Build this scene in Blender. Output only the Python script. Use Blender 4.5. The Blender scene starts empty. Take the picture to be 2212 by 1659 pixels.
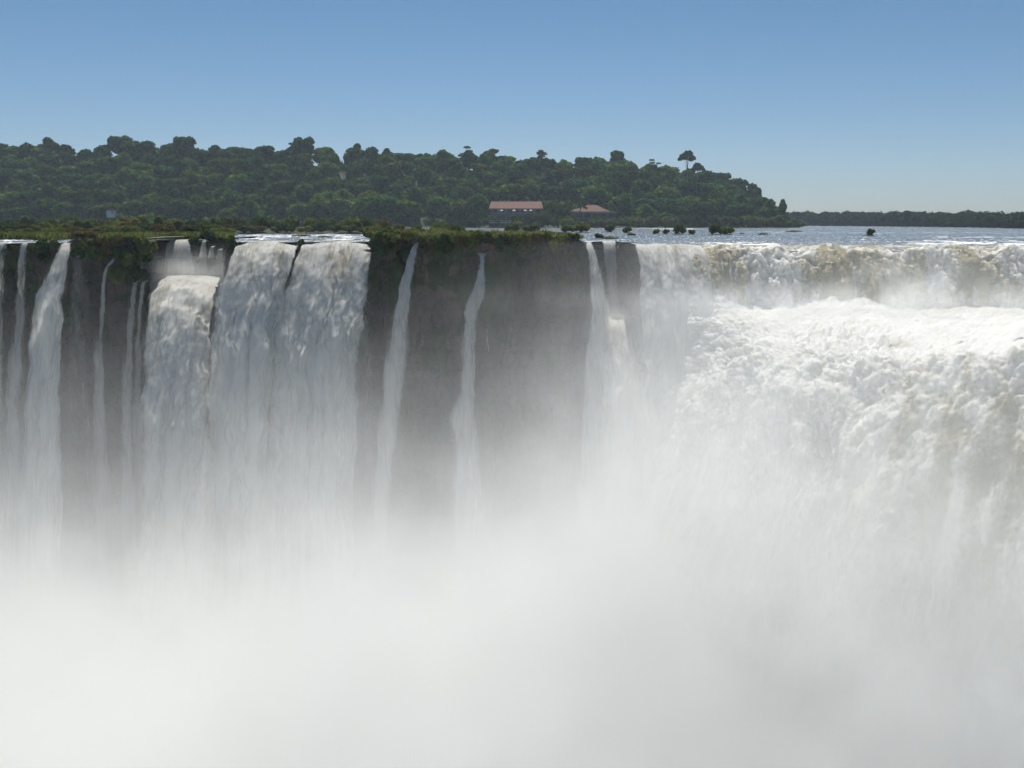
import bpy, math, random
import numpy as np
from mathutils import Vector

random.seed(7)
RNG = np.random.default_rng(11)
S = bpy.context.scene
COL = S.collection

# ------------------------------------------------------------------ camera, sky, sun
F = 1000.0                      # focal length in 1024-px units
HORIZON = 222.0                 # row of the true horizon
PITCH = math.atan((384.0 - HORIZON) / F)
CAMZ = 3.2
cam_d = bpy.data.cameras.new('camera')
cam = bpy.data.objects.new('camera', cam_d)
COL.objects.link(cam)
cam.location = (0, 0, CAMZ)
cam.rotation_euler = (math.pi / 2 - PITCH, 0, 0)
cam_d.sensor_width = 36
cam_d.lens = 36 * F / 1024
cam_d.clip_start = 0.5
cam_d.clip_end = 9000
S.camera = cam

SUN_EL, SUN_AZ = math.radians(61), math.radians(-6)      # azimuth measured from +Y towards +X
w = bpy.data.worlds.new('World')
S.world = w
w.use_nodes = True
wn = w.node_tree
wn.nodes.clear()
sky = wn.nodes.new('ShaderNodeTexSky')
sky.sky_type = 'NISHITA'
sky.sun_disc = False
sky.sun_elevation = SUN_EL
sky.sun_rotation = SUN_AZ
sky.altitude = 200
sky.air_density = 1.0
sky.dust_density = 0.3
sky.ozone_density = 2.0
bg = wn.nodes.new('ShaderNodeBackground')
bg.inputs['Strength'].default_value = 0.052
wo = wn.nodes.new('ShaderNodeOutputWorld')
wc = wn.nodes.new('ShaderNodeTexCoord')
wx = wn.nodes.new('ShaderNodeSeparateXYZ')
wn.links.new(wc.outputs['Generated'], wx.inputs[0])
wr = wn.nodes.new('ShaderNodeValToRGB')
wn.links.new(wx.outputs[2], wr.inputs[0])
wr.color_ramp.elements[0].position = 0.0
wr.color_ramp.elements[0].color = (0.80, 0.92, 1.20, 1)
wr.color_ramp.elements[1].position = 0.25
wr.color_ramp.elements[1].color = (0.58, 0.84, 0.96, 1)
wm = wn.nodes.new('ShaderNodeMix')
wm.data_type = 'RGBA'
wm.blend_type = 'MULTIPLY'
wm.inputs[0].default_value = 1
wn.links.new(sky.outputs[0], wm.inputs[6])
wn.links.new(wr.outputs[0], wm.inputs[7])
wn.links.new(wm.outputs[2], bg.inputs[0])
wn.links.new(bg.outputs[0], wo.inputs[0])

sd = bpy.data.lights.new('sun', 'SUN')
sd.energy = 5.0
sd.angle = math.radians(0.53)
sd.color = (1.0, 0.955, 0.885)
sun = bpy.data.objects.new('sun', sd)
COL.objects.link(sun)
to_sun = Vector((math.sin(SUN_AZ) * math.cos(SUN_EL), math.cos(SUN_AZ) * math.cos(SUN_EL), math.sin(SUN_EL)))
sun.rotation_euler = to_sun.to_track_quat('Z', 'Y').to_euler()
sun.location = (0, 0, 300)

S.view_settings.view_transform = 'Standard'
S.view_settings.look = 'None'
S.view_settings.exposure = 0.38
S.view_settings.gamma = 1.0
S.render.engine = 'CYCLES'
cy = S.cycles
cy.max_bounces = 8
cy.diffuse_bounces = 3
cy.glossy_bounces = 2
cy.transmission_bounces = 2
cy.transparent_max_bounces = 12
cy.volume_bounces = 3
cy.volume_step_rate = 1.0
cy.volume_max_steps = 48
cy.use_denoising = True
cy.use_adaptive_sampling = True
cy.adaptive_threshold = 0.04
cy.caustics_reflective = False
cy.caustics_refractive = False


# ------------------------------------------------------------------ helpers
def ray(vx, vy):
    """direction of a photo point (2211-wide picture units), scaled so that y = 1"""
    cx, cyy = (vx / 2.159 - 512) / F, (vy / 2.159 - 384) / F
    d = (cx, math.cos(PITCH) - cyy * math.sin(PITCH), -math.sin(PITCH) - cyy * math.cos(PITCH))
    return d[0] / d[1], d[2] / d[1]


def at(vx, vy, D):
    a, b = ray(vx, vy)
    return a * D, D, CAMZ + b * D


def tag(o, label=None, cat=None, group=None, kind=None):
    for k, v in (('label', label), ('category', cat), ('group', group), ('kind', kind)):
        if v:
            o[k] = v
    return o


def link(name, data, parent=None, loc=(0, 0, 0)):
    o = bpy.data.objects.new(name, data)
    COL.objects.link(o)
    o.location = loc
    if parent:
        o.parent = parent
    return o


def mesh(name, V, Q, mat=None, smooth=True, attrs=None, uv=None):
    """V (n,3), Q (m,4) or (m,3) index arrays"""
    V = np.asarray(V, np.float32)
    Q = np.asarray(Q, np.int32)
    me = bpy.data.meshes.new(name)
    k = Q.shape[1]
    me.vertices.add(len(V))
    me.vertices.foreach_set('co', V.ravel())
    me.loops.add(Q.size)
    me.loops.foreach_set('vertex_index', Q.ravel())
    me.polygons.add(len(Q))
    me.polygons.foreach_set('loop_start', np.arange(0, Q.size, k, dtype=np.int32))
    try:
        me.polygons.foreach_set('loop_total', np.full(len(Q), k, np.int32))
    except Exception:
        pass
    me.update(calc_edges=True)
    me.polygons.foreach_set('use_smooth', np.full(len(Q), smooth, bool))
    for nm, a in (attrs or {}).items():
        a = np.asarray(a, np.float32)
        if a.ndim == 1:
            me.attributes.new(nm, 'FLOAT', 'POINT').data.foreach_set('value', a)
        else:
            me.attributes.new(nm, 'FLOAT_VECTOR', 'POINT').data.foreach_set('vector', a.ravel())
    if mat:
        me.materials.append(mat)
    me.validate()
    return me


def grid_faces(nr, nc):
    i = np.arange((nr - 1) * (nc - 1))
    r, c = i // (nc - 1), i % (nc - 1)
    a = r * nc + c
    return np.stack([a, a + 1, a + nc + 1, a + nc], 1)


def _hash(ix, iy, iz, s):
    h = (ix.astype(np.int64) * 374761393 + iy.astype(np.int64) * 668265263 + iz.astype(np.int64) * 2147483647 // 7 + s * 974634777)
    h = (h ^ (h >> 13)) * 1274126177 & 0x7fffffff
    h = (h ^ (h >> 16)) & 0xffff
    return h


def noise3(x, y, z=0.0, s=0):
    """gradient noise, about -1..1"""
    x, y, z = np.broadcast_arrays(np.asarray(x, np.float64), np.asarray(y, np.float64), np.asarray(z, np.float64))
    x0, y0, z0 = np.floor(x), np.floor(y), np.floor(z)
    fx, fy, fz = x - x0, y - y0, z - z0
    u, v, t = fx**3 * (fx * (fx * 6 - 15) + 10), fy**3 * (fy * (fy * 6 - 15) + 10), fz**3 * (fz * (fz * 6 - 15) + 10)

    def g(dx, dy, dz):
        h = _hash((x0 + dx), (y0 + dy), (z0 + dz), s)
        a = h * (2 * math.pi / 65536)
        cz = ((h * 7919) & 0xffff) / 32768.0 - 1
        sz = np.sqrt(1 - cz * cz)
        return np.cos(a) * sz * (fx - dx) + np.sin(a) * sz * (fy - dy) + cz * (fz - dz)

    def lerp(a, b, f):
        return a + (b - a) * f
    r = lerp(lerp(lerp(g(0, 0, 0), g(1, 0, 0), u), lerp(g(0, 1, 0), g(1, 1, 0), u), v),
             lerp(lerp(g(0, 0, 1), g(1, 0, 1), u), lerp(g(0, 1, 1), g(1, 1, 1), u), v), t)
    return r * 1.5


def fbm(x, y, z=0.0, o=4, s=0, gain=0.5, billow=False):
    t, a, n = 0, 1.0, 0
    for k in range(o):
        v = noise3(np.asarray(x) * 2**k, np.asarray(y) * 2**k, np.asarray(z) * 2**k, s + k)
        if billow:
            v = np.abs(v) * 2 - 0.6
        t = t + v * a
        n += a
        a *= gain
    return t / n


def sstep(a, b, x):
    t = np.clip((x - a) / (b - a), 0, 1)
    return t * t * (3 - 2 * t)


# ------------------------------------------------------------------ materials
class NT:
    def __init__(self, name):
        self.m = bpy.data.materials.new(name)
        self.m.use_nodes = True
        self.t = self.m.node_tree
        self.t.nodes.clear()
        self.out = self.n('ShaderNodeOutputMaterial')

    def n(self, typ, ins=None, **kw):
        nd = self.t.nodes.new(typ)
        for k, v in kw.items():
            setattr(nd, k, v)
        for k, v in (ins or {}).items():
            s = nd.inputs[k]
            if isinstance(v, bpy.types.NodeSocket):
                self.t.links.new(v, s)
            else:
                s.default_value = v
        return nd

    def math(self, op, a, b=0.0, c=0.0, clamp=False):
        nd = self.n('ShaderNodeMath', {0: a, 1: b, 2: c}, operation=op)
        nd.use_clamp = clamp
        return nd.outputs[0]

    def mix(self, f, a, b):
        nd = self.n('ShaderNodeMix', data_type='RGBA')
        for i, v in ((0, f), (6, a), (7, b)):
            s = nd.inputs[i]
            if isinstance(v, bpy.types.NodeSocket):
                self.t.links.new(v, s)
            else:
                s.default_value = v
        return nd.outputs[2]

    def noise(self, vec, scale, detail=3, rough=0.55, typ='FBM'):
        return self.n('ShaderNodeTexNoise', {'Vector': vec, 'Scale': scale, 'Detail': detail, 'Roughness': rough}).outputs[0]

    def ramp(self, f, a, b):
        nd = self.n('ShaderNodeMapRange', {0: f, 1: a, 2: b, 3: 0.0, 4: 1.0}, interpolation_type='SMOOTHSTEP')
        return nd.outputs[0]

    def attr(self, name, out='Fac'):
        return self.n('ShaderNodeAttribute', attribute_name=name).outputs[out]

    def surf(self, s):
        self.t.links.new(s, self.out.inputs['Surface'])
        return self.m


def rgb(r, g, b):
    return (r, g, b, 1)


def simple(name, col, rough=0.8, var=0.25, scale=3.0, spec=0.3):
    t = NT(name)
    co = t.n('ShaderNodeTexCoord').outputs['Object']
    nz = t.noise(co, scale)
    c = t.mix(nz, rgb(*[x * (1 - var) for x in col]), rgb(*[min(1, x * (1 + var)) for x in col]))
    p = t.n('ShaderNodeBsdfPrincipled', {'Base Color': c, 'Roughness': rough, 'Specular IOR Level': spec})
    return t.surf(p.outputs[0])


def leaf_mat(name, dark, light, trans=0.22, tone_scale=0.35):
    t = NT(name)
    oi = t.n('ShaderNodeObjectInfo')
    co = t.n('ShaderNodeTexCoord').outputs['Object']
    nz = t.noise(co, tone_scale, 3, 0.6)  # noise that varies the leaf tone at random
    c = t.mix(t.ramp(nz, 0.3, 0.7), rgb(*dark), rgb(*light))
    tint = t.mix(oi.outputs['Random'], rgb(0.78, 0.86, 0.82), rgb(1.35, 1.18, 0.85))
    c2 = t.n('ShaderNodeMix', data_type='RGBA', blend_type='MULTIPLY')
    c2.inputs[0].default_value = 1
    t.t.links.new(c, c2.inputs[6])
    t.t.links.new(tint, c2.inputs[7])
    d = t.n('ShaderNodeBsdfDiffuse', {'Color': c2.outputs[2]})
    tr = t.n('ShaderNodeBsdfTranslucent', {'Color': c2.outputs[2]})
    m = t.n('ShaderNodeMixShader', {0: trans, 1: d.outputs[0], 2: tr.outputs[0]})
    return t.surf(m.outputs[0])


LEAF = {
    'dark green': leaf_mat('leaf_dark_green', (0.024, 0.053, 0.015), (0.090, 0.165, 0.038)),
    'mid green': leaf_mat('leaf_mid_green', (0.036, 0.078, 0.019), (0.140, 0.235, 0.048)),
    'olive green': leaf_mat('leaf_olive_green', (0.034, 0.060, 0.015), (0.110, 0.165, 0.034)),
    'blue-green': leaf_mat('leaf_blue_green', (0.024, 0.060, 0.024), (0.085, 0.175, 0.060)),
    'yellow-green': leaf_mat('leaf_yellow_green', (0.048, 0.078, 0.014), (0.130, 0.180, 0.030)),
    'pale green': leaf_mat('leaf_pale_green', (0.050, 0.075, 0.040), (0.100, 0.130, 0.070)),
}
LEAF_BUSH = {
    'olive': leaf_mat('leaf_bush_olive', (0.062, 0.084, 0.022), (0.155, 0.190, 0.052), trans=0.5, tone_scale=1.0),
    'dark': leaf_mat('leaf_bush_dark', (0.030, 0.055, 0.018), (0.075, 0.120, 0.034), trans=0.5, tone_scale=1.0),
    'brown': leaf_mat('leaf_bush_brown', (0.060, 0.056, 0.022), (0.130, 0.115, 0.045), trans=0.5, tone_scale=1.0),
    'pale': leaf_mat('leaf_bush_pale', (0.080, 0.105, 0.042), (0.185, 0.220, 0.095), trans=0.5, tone_scale=1.0),
}
BARK = simple('bark', (0.10, 0.085, 0.065), 0.9)
PALE_BARK = simple('pale_bark', (0.30, 0.27, 0.23), 0.9)


def rock_material():
    t = NT('wet_basalt')
    co = t.n('ShaderNodeTexCoord').outputs['Object']
    st = t.n('ShaderNodeMapping', {'Vector': co, 'Scale': (1, 1, 0.35)}).outputs[0]
    n1 = t.noise(st, 0.16, 5, 0.6)
    n2 = t.noise(st, 0.9, 4, 0.6)
    c = t.mix(t.ramp(n1, 0.35, 0.65), rgb(0.100, 0.086, 0.078), rgb(0.255, 0.180, 0.138))
    c = t.mix(t.math('MULTIPLY', n2, 0.55), c, rgb(0.050, 0.045, 0.042))
    n3 = t.noise(co, 0.11, 5, 0.65)
    z = t.n('ShaderNodeSeparateXYZ', {0: co}).outputs[2]
    up = t.n('ShaderNodeMapRange', {0: z, 1: -45.0, 2: 0.0, 3: -0.10, 4: 0.07}).outputs[0]
    moss = t.ramp(t.math('ADD', t.math('ADD', n3, up), t.math('MULTIPLY', t.math('SUBTRACT', n2, 0.5), 0.30)), 0.505, 0.59)
    g = t.mix(n2, rgb(0.030, 0.058, 0.020), rgb(0.090, 0.125, 0.040))
    c = t.mix(moss, c, g)
    wrp = t.n('ShaderNodeVectorMath', {0: co, 1: t.n('ShaderNodeVectorMath', {0: t.n('ShaderNodeTexNoise', {'Vector': co, 'Scale': 0.5}).outputs[1], 1: (2.2, 2.2, 2.2)}, operation='MULTIPLY').outputs[0]}, operation='ADD').outputs[0]
    vor = t.n('ShaderNodeTexVoronoi', {'Vector': t.n('ShaderNodeMapping', {'Vector': wrp, 'Scale': (.55, .55, .26)}).outputs[0], 'Scale': 1.0}, feature='DISTANCE_TO_EDGE').outputs[0]
    crack = t.ramp(vor, 0.0, 0.07)
    strata = t.noise(t.n('ShaderNodeMapping', {'Vector': co, 'Scale': (.05, .05, .75)}).outputs[0], 1.0, 4, 0.6)
    seep = t.noise(t.n('ShaderNodeMapping', {'Vector': co, 'Scale': (1.0, 1.0, .04)}).outputs[0], 0.9, 4, 0.6)
    c = t.mix(t.ramp(strata, .42, .62), c, t.mix(0.25, c, rgb(0.030, 0.026, 0.025)))
    c = t.mix(t.math('MULTIPLY', t.ramp(seep, .54, .66), 0.55), c, rgb(0.022, 0.020, 0.020))
    c = t.mix(crack, t.mix(0.3, c, rgb(0.012, 0.011, 0.011)), c)
    hh = t.math('ADD', t.math('MULTIPLY', t.noise(st, 1.4, 6, 0.65), 0.6), t.math('ADD', t.math('MULTIPLY', crack, 0.15), t.math('MULTIPLY', strata, 0.25)))
    bn = t.n('ShaderNodeBump', {'Height': hh, 'Strength': 1.0, 'Distance': 1.6})
    p = t.n('ShaderNodeBsdfPrincipled', {'Base Color': c, 'Roughness': 0.65, 'Specular IOR Level': 0.35, 'Normal': bn.outputs[0]})
    return t.surf(p.outputs[0])


def fall_material():
    """aerated falling water: p = (metres across, stretched fall time, seed); edge, dens, murk come with the mesh"""
    t = NT('falling_water')
    p = t.attr('flow', 'Vector')
    edge, dens, murk = t.attr('edge'), t.attr('dens'), t.attr('murk')
    n1 = t.noise(t.n('ShaderNodeMapping', {'Vector': p, 'Scale': (1.0, 0.55, 1)}).outputs[0], 0.8, 5, 0.62)
    n2 = t.noise(t.n('ShaderNodeMapping', {'Vector': p, 'Scale': (1.0, 0.6, 1)}).outputs[0], 3.6, 5, 0.68)
    nn = t.math('ADD', t.math('MULTIPLY', n1, 0.65), t.math('MULTIPLY', n2, 0.35))
    e = t.math('MINIMUM', t.math('MULTIPLY', edge, 2.2), 1.0)
    a = t.math('ADD', t.math('MULTIPLY', e, dens), t.math('MULTIPLY', t.math('SUBTRACT', nn, 0.5), 2.4))
    alpha = t.math('MULTIPLY', t.ramp(a, 0.10, 0.75), t.math('MINIMUM', t.math('MAXIMUM', t.math('MULTIPLY_ADD', dens, 0.9, -0.05), 0.22), 1.0))
    foam = t.ramp(t.math('SUBTRACT', t.math('ADD', nn, 0.06), t.math('MULTIPLY', t.math('SUBTRACT', murk, 0.25), 0.42)), 0.32, 0.58)
    tan = t.mix(n1, rgb(0.22, 0.18, 0.065), rgb(0.50, 0.43, 0.23))
    c = t.mix(foam, tan, rgb(0.86, 0.86, 0.83))
    grey = t.mix(t.ramp(nn, 0.36, 0.62), rgb(0.54, 0.53, 0.45), rgb(0.91, 0.90, 0.84))
    c = t.mix(t.math('MULTIPLY', t.math('SUBTRACT', 1.0, murk), 0.75), c, grey)
    h = t.math('ADD', t.math('MULTIPLY', n1, 0.6), t.math('MULTIPLY', n2, 0.4))
    bn = t.n('ShaderNodeBump', {'Height': h, 'Strength': 0.7, 'Distance': 0.6})
    d = t.n('ShaderNodeBsdfPrincipled', {'Base Color': c, 'Roughness': 0.45, 'Specular IOR Level': 0.25, 'Normal': bn.outputs[0]})
    tr = t.n('ShaderNodeBsdfTranslucent', {'Color': c})
    m1 = t.n('ShaderNodeMixShader', {0: 0.5, 1: d.outputs[0], 2: tr.outputs[0]})
    tp = t.n('ShaderNodeBsdfTransparent')
    m2 = t.n('ShaderNodeMixShader', {0: alpha, 1: tp.outputs[0], 2: m1.outputs[0]})
    return t.surf(m2.outputs[0])


def foam_material():
    """thick churning white water over brown river water (opaque)"""
    t = NT('churning_foam')
    p = t.attr('flow', 'Vector')
    murk = t.attr('murk')
    co = t.n('ShaderNodeTexCoord').outputs['Object']
    n1 = t.noise(p, 0.35, 5, 0.62)
    n2 = t.noise(co, 1.7, 5, 0.65)
    nn = t.math('ADD', t.math('MULTIPLY', n1, 0.6), t.math('MULTIPLY', n2, 0.4))
    foam = t.ramp(t.math('SUBTRACT', t.math('ADD', nn, 0.22), t.math('MULTIPLY', murk, 0.5)), 0.36, 0.60)
    tan = t.mix(n2, rgb(0.19, 0.155, 0.050), rgb(0.46, 0.39, 0.18))
    dirty = t.mix(t.ramp(t.math('SUBTRACT', nn, t.math('MULTIPLY', murk, 0.25)), 0.28, 0.52), rgb(0.70, 0.66, 0.55), rgb(0.92, 0.91, 0.87))
    c = t.mix(foam, tan, dirty)
    bn = t.n('ShaderNodeBump', {'Height': t.noise(co, 2.2, 6, 0.7), 'Strength': 0.7, 'Distance': 0.5})
    ro = t.n('ShaderNodeMapRange', {0: foam, 3: 0.18, 4: 0.6}).outputs[0]
    d = t.n('ShaderNodeBsdfPrincipled', {'Base Color': c, 'Roughness': ro, 'Specular IOR Level': 0.35, 'Normal': bn.outputs[0], 'Subsurface Weight': 0.75, 'Subsurface Radius': (1.0, 1.0, 0.9), 'Subsurface Scale': 0.9})
    tr = t.n('ShaderNodeBsdfTranslucent', {'Color': c})
    m1 = t.n('ShaderNodeMixShader', {0: 0.3, 1: d.outputs[0], 2: tr.outputs[0]})
    return t.surf(m1.outputs[0])


def river_material():
    t = NT('river_water')
    co = t.n('ShaderNodeTexCoord').outputs['Object']
    white = t.attr('white')
    n1 = t.noise(t.n('ShaderNodeMapping', {'Vector': co, 'Scale': (0.25, 0.10, 1)}).outputs[0], 1.0, 5, 0.6)
    n2 = t.noise(t.n('ShaderNodeMapping', {'Vector': co, 'Scale': (1.2, 0.30, 1)}).outputs[0], 1.0, 4, 0.7)
    nn = t.math('ADD', t.math('MULTIPLY', n1, 0.5), t.math('MULTIPLY', n2, 0.5))
    foam = t.ramp(t.math('ADD', nn, white), 0.60, 0.72)
    glint_speck = t.ramp(t.noise(t.n('ShaderNodeMapping', {'Vector': co, 'Scale': (2.6, 0.55, 1)}).outputs[0], 1.0, 2, 0.6), 0.58, 0.68)  # sun glints on the ripples, painted as white flecks in the colour
    foam = t.math('MAXIMUM', foam, t.math('MULTIPLY', glint_speck, 0.9))  # real foam plus the painted glints
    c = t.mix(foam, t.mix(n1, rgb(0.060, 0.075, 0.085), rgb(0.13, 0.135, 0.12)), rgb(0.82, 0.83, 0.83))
    bn = t.n('ShaderNodeBump', {'Height': n2, 'Strength': 1.0, 'Distance': 0.5})
    ro = t.n('ShaderNodeMapRange', {0: foam, 3: 0.22, 4: 0.7}).outputs[0]
    d = t.n('ShaderNodeBsdfPrincipled', {'Base Color': c, 'Roughness': ro, 'IOR': 1.33, 'Normal': bn.outputs[0]})
    return t.surf(d.outputs[0])


def veil_material():
    t = NT('spray_veil')
    p, dens, edge = t.attr('flow', 'Vector'), t.attr('dens'), t.attr('edge')
    n1 = t.noise(p, 0.55, 5, 0.6)
    n2 = t.noise(p, 2.0, 4, 0.65)
    nn = t.math('ADD', t.math('MULTIPLY', n1, 0.7), t.math('MULTIPLY', n2, 0.3))
    a = t.math('MULTIPLY', edge, t.ramp(t.math('MULTIPLY_ADD', dens, 0.55, t.math('SUBTRACT', nn, 0.5)), 0.08, 0.42))
    a = t.math('MULTIPLY', a, 0.8)
    d = t.n('ShaderNodeBsdfDiffuse', {'Color': rgb(.90, .90, .87), 'Normal': t.n('ShaderNodeBump', {'Height': nn, 'Strength': 1.0, 'Distance': 0.9}).outputs[0]})
    tr = t.n('ShaderNodeBsdfTranslucent', {'Color': rgb(.90, .90, .87)})
    m1 = t.n('ShaderNodeMixShader', {0: 0.5, 1: d.outputs[0], 2: tr.outputs[0]})
    m2 = t.n('ShaderNodeMixShader', {0: a, 1: t.n('ShaderNodeBsdfTransparent').outputs[0], 2: m1.outputs[0]})
    return t.surf(m2.outputs[0])


VEIL = veil_material()
ROCK = rock_material()
FALL = fall_material()
FOAM = foam_material()
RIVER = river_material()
SOIL = simple('hill_soil', (0.014, 0.026, 0.010), 0.95, 0.5, 0.2)
EARTH = simple('islet_earth', (0.018, 0.026, 0.010), 0.95, 0.5, 0.6)

# ------------------------------------------------------------------ the lip of the falls in plan: (picture column, distance, top height)
LIP = [(-420, 130, -.5), (-200, 144, -.5), (0, 156, -.5), (32, 157, -.5), (70, 159, -.3), (120, 160, -.5), (165, 160, .4), (296, 161, .8), (318, 163, .6),
       (331, 183.5, -.4), (425, 184, -.5), (482, 183.5, .5), (492, 167, .3), (506, 166, -.5), (640, 166, -.5), (646, 169, -.2), (652, 166, -.5), (798, 166, -.5),
       (806, 163, .7), (1000, 162, .9), (1140, 161, .9), (1235, 161.5, .7), (1262, 163, .0), (1268, 171, -.6), (1334, 171, -.6), (1336, 165, -.1), (1374, 164.5, -.2),
       (1380, 158, -.7), (1420, 152, -.9), (1500, 146, -1.0), (1600, 143, -1.1), (1800, 141, -1.1), (2211, 136, -1.1), (2700, 128, -1.1)]
lip_a = np.array([ray(v, 520)[0] for v, _, _ in LIP])
lip_d = np.array([d for _, d, _ in LIP])
lip_z = np.array([z for _, _, z in LIP])


def lipD(a):
    return np.interp(a, lip_a, lip_d)


# ------------------------------------------------------------------ cliff
def build_cliff():
    pts = np.stack([lip_a * lip_d, lip_d, lip_z], 1)
    seg = np.r_[0, np.cumsum(np.linalg.norm(np.diff(pts[:, :2], axis=0), axis=1))]
    n = int(seg[-1] / 0.5)
    s = np.linspace(0, seg[-1], n)
    x, y, zt = (np.interp(s, seg, pts[:, k]) for k in range(3))
    land = sstep(0, .4, zt)
    zt = zt + land * fbm(s / 7, 1, 0, 3, 91) * 1.1
    y = y + land * fbm(s / 9, 2, 0, 3, 92) * 1.8
    tx, ty = np.gradient(x), np.gradient(y)
    k = np.ones(5) / 5
    tx, ty = np.convolve(tx, k, 'same'), np.convolve(ty, k, 'same')
    L = np.hypot(tx, ty) + 1e-9
    nx, ny = ty / L, -tx / L                                   # outward, towards the camera
    back = [(-26, 0), (-16, 0), (-8, 0), (-4, 0), (-2, 0), (-.8, 0), (0, 0)]
    zz = np.linspace(0.4, 82, 150)
    steep = np.where(np.abs(ty) > np.abs(tx) * .9, .06, 1.0)
    steep = np.where((x / y > ray(290, 520)[0]) & (x / y < ray(333, 520)[0]) & (y < 183), .12, steep)
    rows = []
    for b, _ in back:
        nz = fbm(x / 5, (y + b) / 5, 0, 3, 5) * np.where(zt > 0, .7, .15)
        rows.append(np.stack([x, y - b * steep, zt + nz * min(1, -b / 4 + .2) - np.where(zt > 0, .25, .9) * min(1, -b / 2)], 1))
    for d in zz:
        z = zt - d
        bench = 1.5 * sstep(0, 2, d)
        off = -bench + fbm(s / 9, z / 16, 0, 4, 21) * 2.6 * sstep(0, 5, d) + fbm(s / 2.2, z / 6, 0, 3, 31, billow=True) * 1.2 * sstep(0, 2, d)
        off += np.abs(noise3(s / 5, z / 30 + noise3(s / 20, z / 20, 0, 8) * .4, 0, 44)) * 1.0 - .5
        off += noise3(z / 2.6 + fbm(s / 14, z / 20, 0, 2, 61) * .8, s / 60, 0, 62) * .9 * sstep(1, 4, d)
        off += 5.5 * sstep(38, 82, d)
        off = np.minimum(off, np.where(zt > 0.2, 1.6, .8) + 5.5 * sstep(38, 82, d))
        rows.append(np.stack([x + nx * off, y + ny * off, z + 0 * x], 1))
    V = np.concatenate(rows)
    o = link('cliff', mesh('cliff', V, grid_faces(len(rows), n)[:, ::-1], ROCK))
    tag(o, 'dark wet basalt cliff under the falls, brown with green moss', 'cliff', kind='structure')


build_cliff()


# ------------------------------------------------------------------ river above the falls
def river_z(x, y):
    return 0.0 * x


def build_river():
    na, nd = 520, 420
    a = np.linspace(-.80, 1.25, na)
    q = np.linspace(0, 1, nd)
    A, Q = np.meshgrid(a, q)
    D0 = lipD(A) + 0.2
    Y = D0 + (1500 - D0) * Q**3.2
    X = A * Y
    near = np.clip(1 - (Y - D0) / 160, 0, 1)
    Z = fbm(X / 6, Y / 3.5, 0, 4, 3) * (.10 + .28 * near * sstep(1, 14, Y - D0)) - .75 * np.exp(-(Y - D0) / 6) * sstep(.12, .17, A) - .08 * np.exp(-(Y - D0) / 5)
    # rapids: white bands across the current, steeper right before the edge
    band = np.zeros_like(X)
    VX = X / Y * 1.01 * F * 2.159 + 512 * 2.159
    VY = (HORIZON + 3.2 / Y * F) * 2.159

    def blob(cx, cyy, wx, wy, k):
        return k * np.exp(-((VX - cx) / wx)**2 - ((VY - cyy) / wy)**2)
    for b in [(1100, 488, 110, 3, .16), (1330, 491, 120, 3, .13), (1480, 494, 100, 3, .12), (1640, 500, 130, 3, .08), (1570, 523, 90, 5, .13), (1640, 527, 60, 5, .13),
              (1850, 490, 400, 1.5, .06), (2000, 502, 300, 2.5, .10), (2150, 512, 250, 3, .12), (2120, 524, 220, 6, .17), (1900, 520, 260, 6, .03), (1300, 522, 60, 4, .14),
              (660, 508, 200, 7, .17), (20, 522, 60, 9, .15), (180, 520, 40, 4, .12), (760, 516, 80, 6, .1), (560, 516, 60, 6, .1), (1420, 524, 70, 5, .06), (1270, 517, 120, 3, .09)]:
        band = band + blob(*b)
    band = band + fbm(X / 60, Y / 14, 0, 3, 17) * .10 + fbm(X / 16, Y / 4.5, 0, 4, 19) * .11 * sstep(.0, .1, A)
    band = band * (.55 + 1.1 * np.clip(fbm(X / 5, Y / 3, 0, 4, 18) + .35, 0, 1))
    V = np.stack([X, Y, Z], -1).reshape(-1, 3)
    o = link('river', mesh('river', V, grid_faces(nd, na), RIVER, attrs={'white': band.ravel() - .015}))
    tag(o, 'wide blue-grey river with white rapids above the falls', 'river', kind='structure')


build_river()
bed = mesh('riverbed', [(-2600, 178, -3), (2600, 178, -3), (6000, 6000, -3), (-6000, 6000, -3)], [(0, 1, 2, 3)], EARTH)
tag(link('ground', bed), 'ground under river and forest out to the horizon', 'ground', kind='structure')


# ------------------------------------------------------------------ waterfalls
G = 9.8


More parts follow.
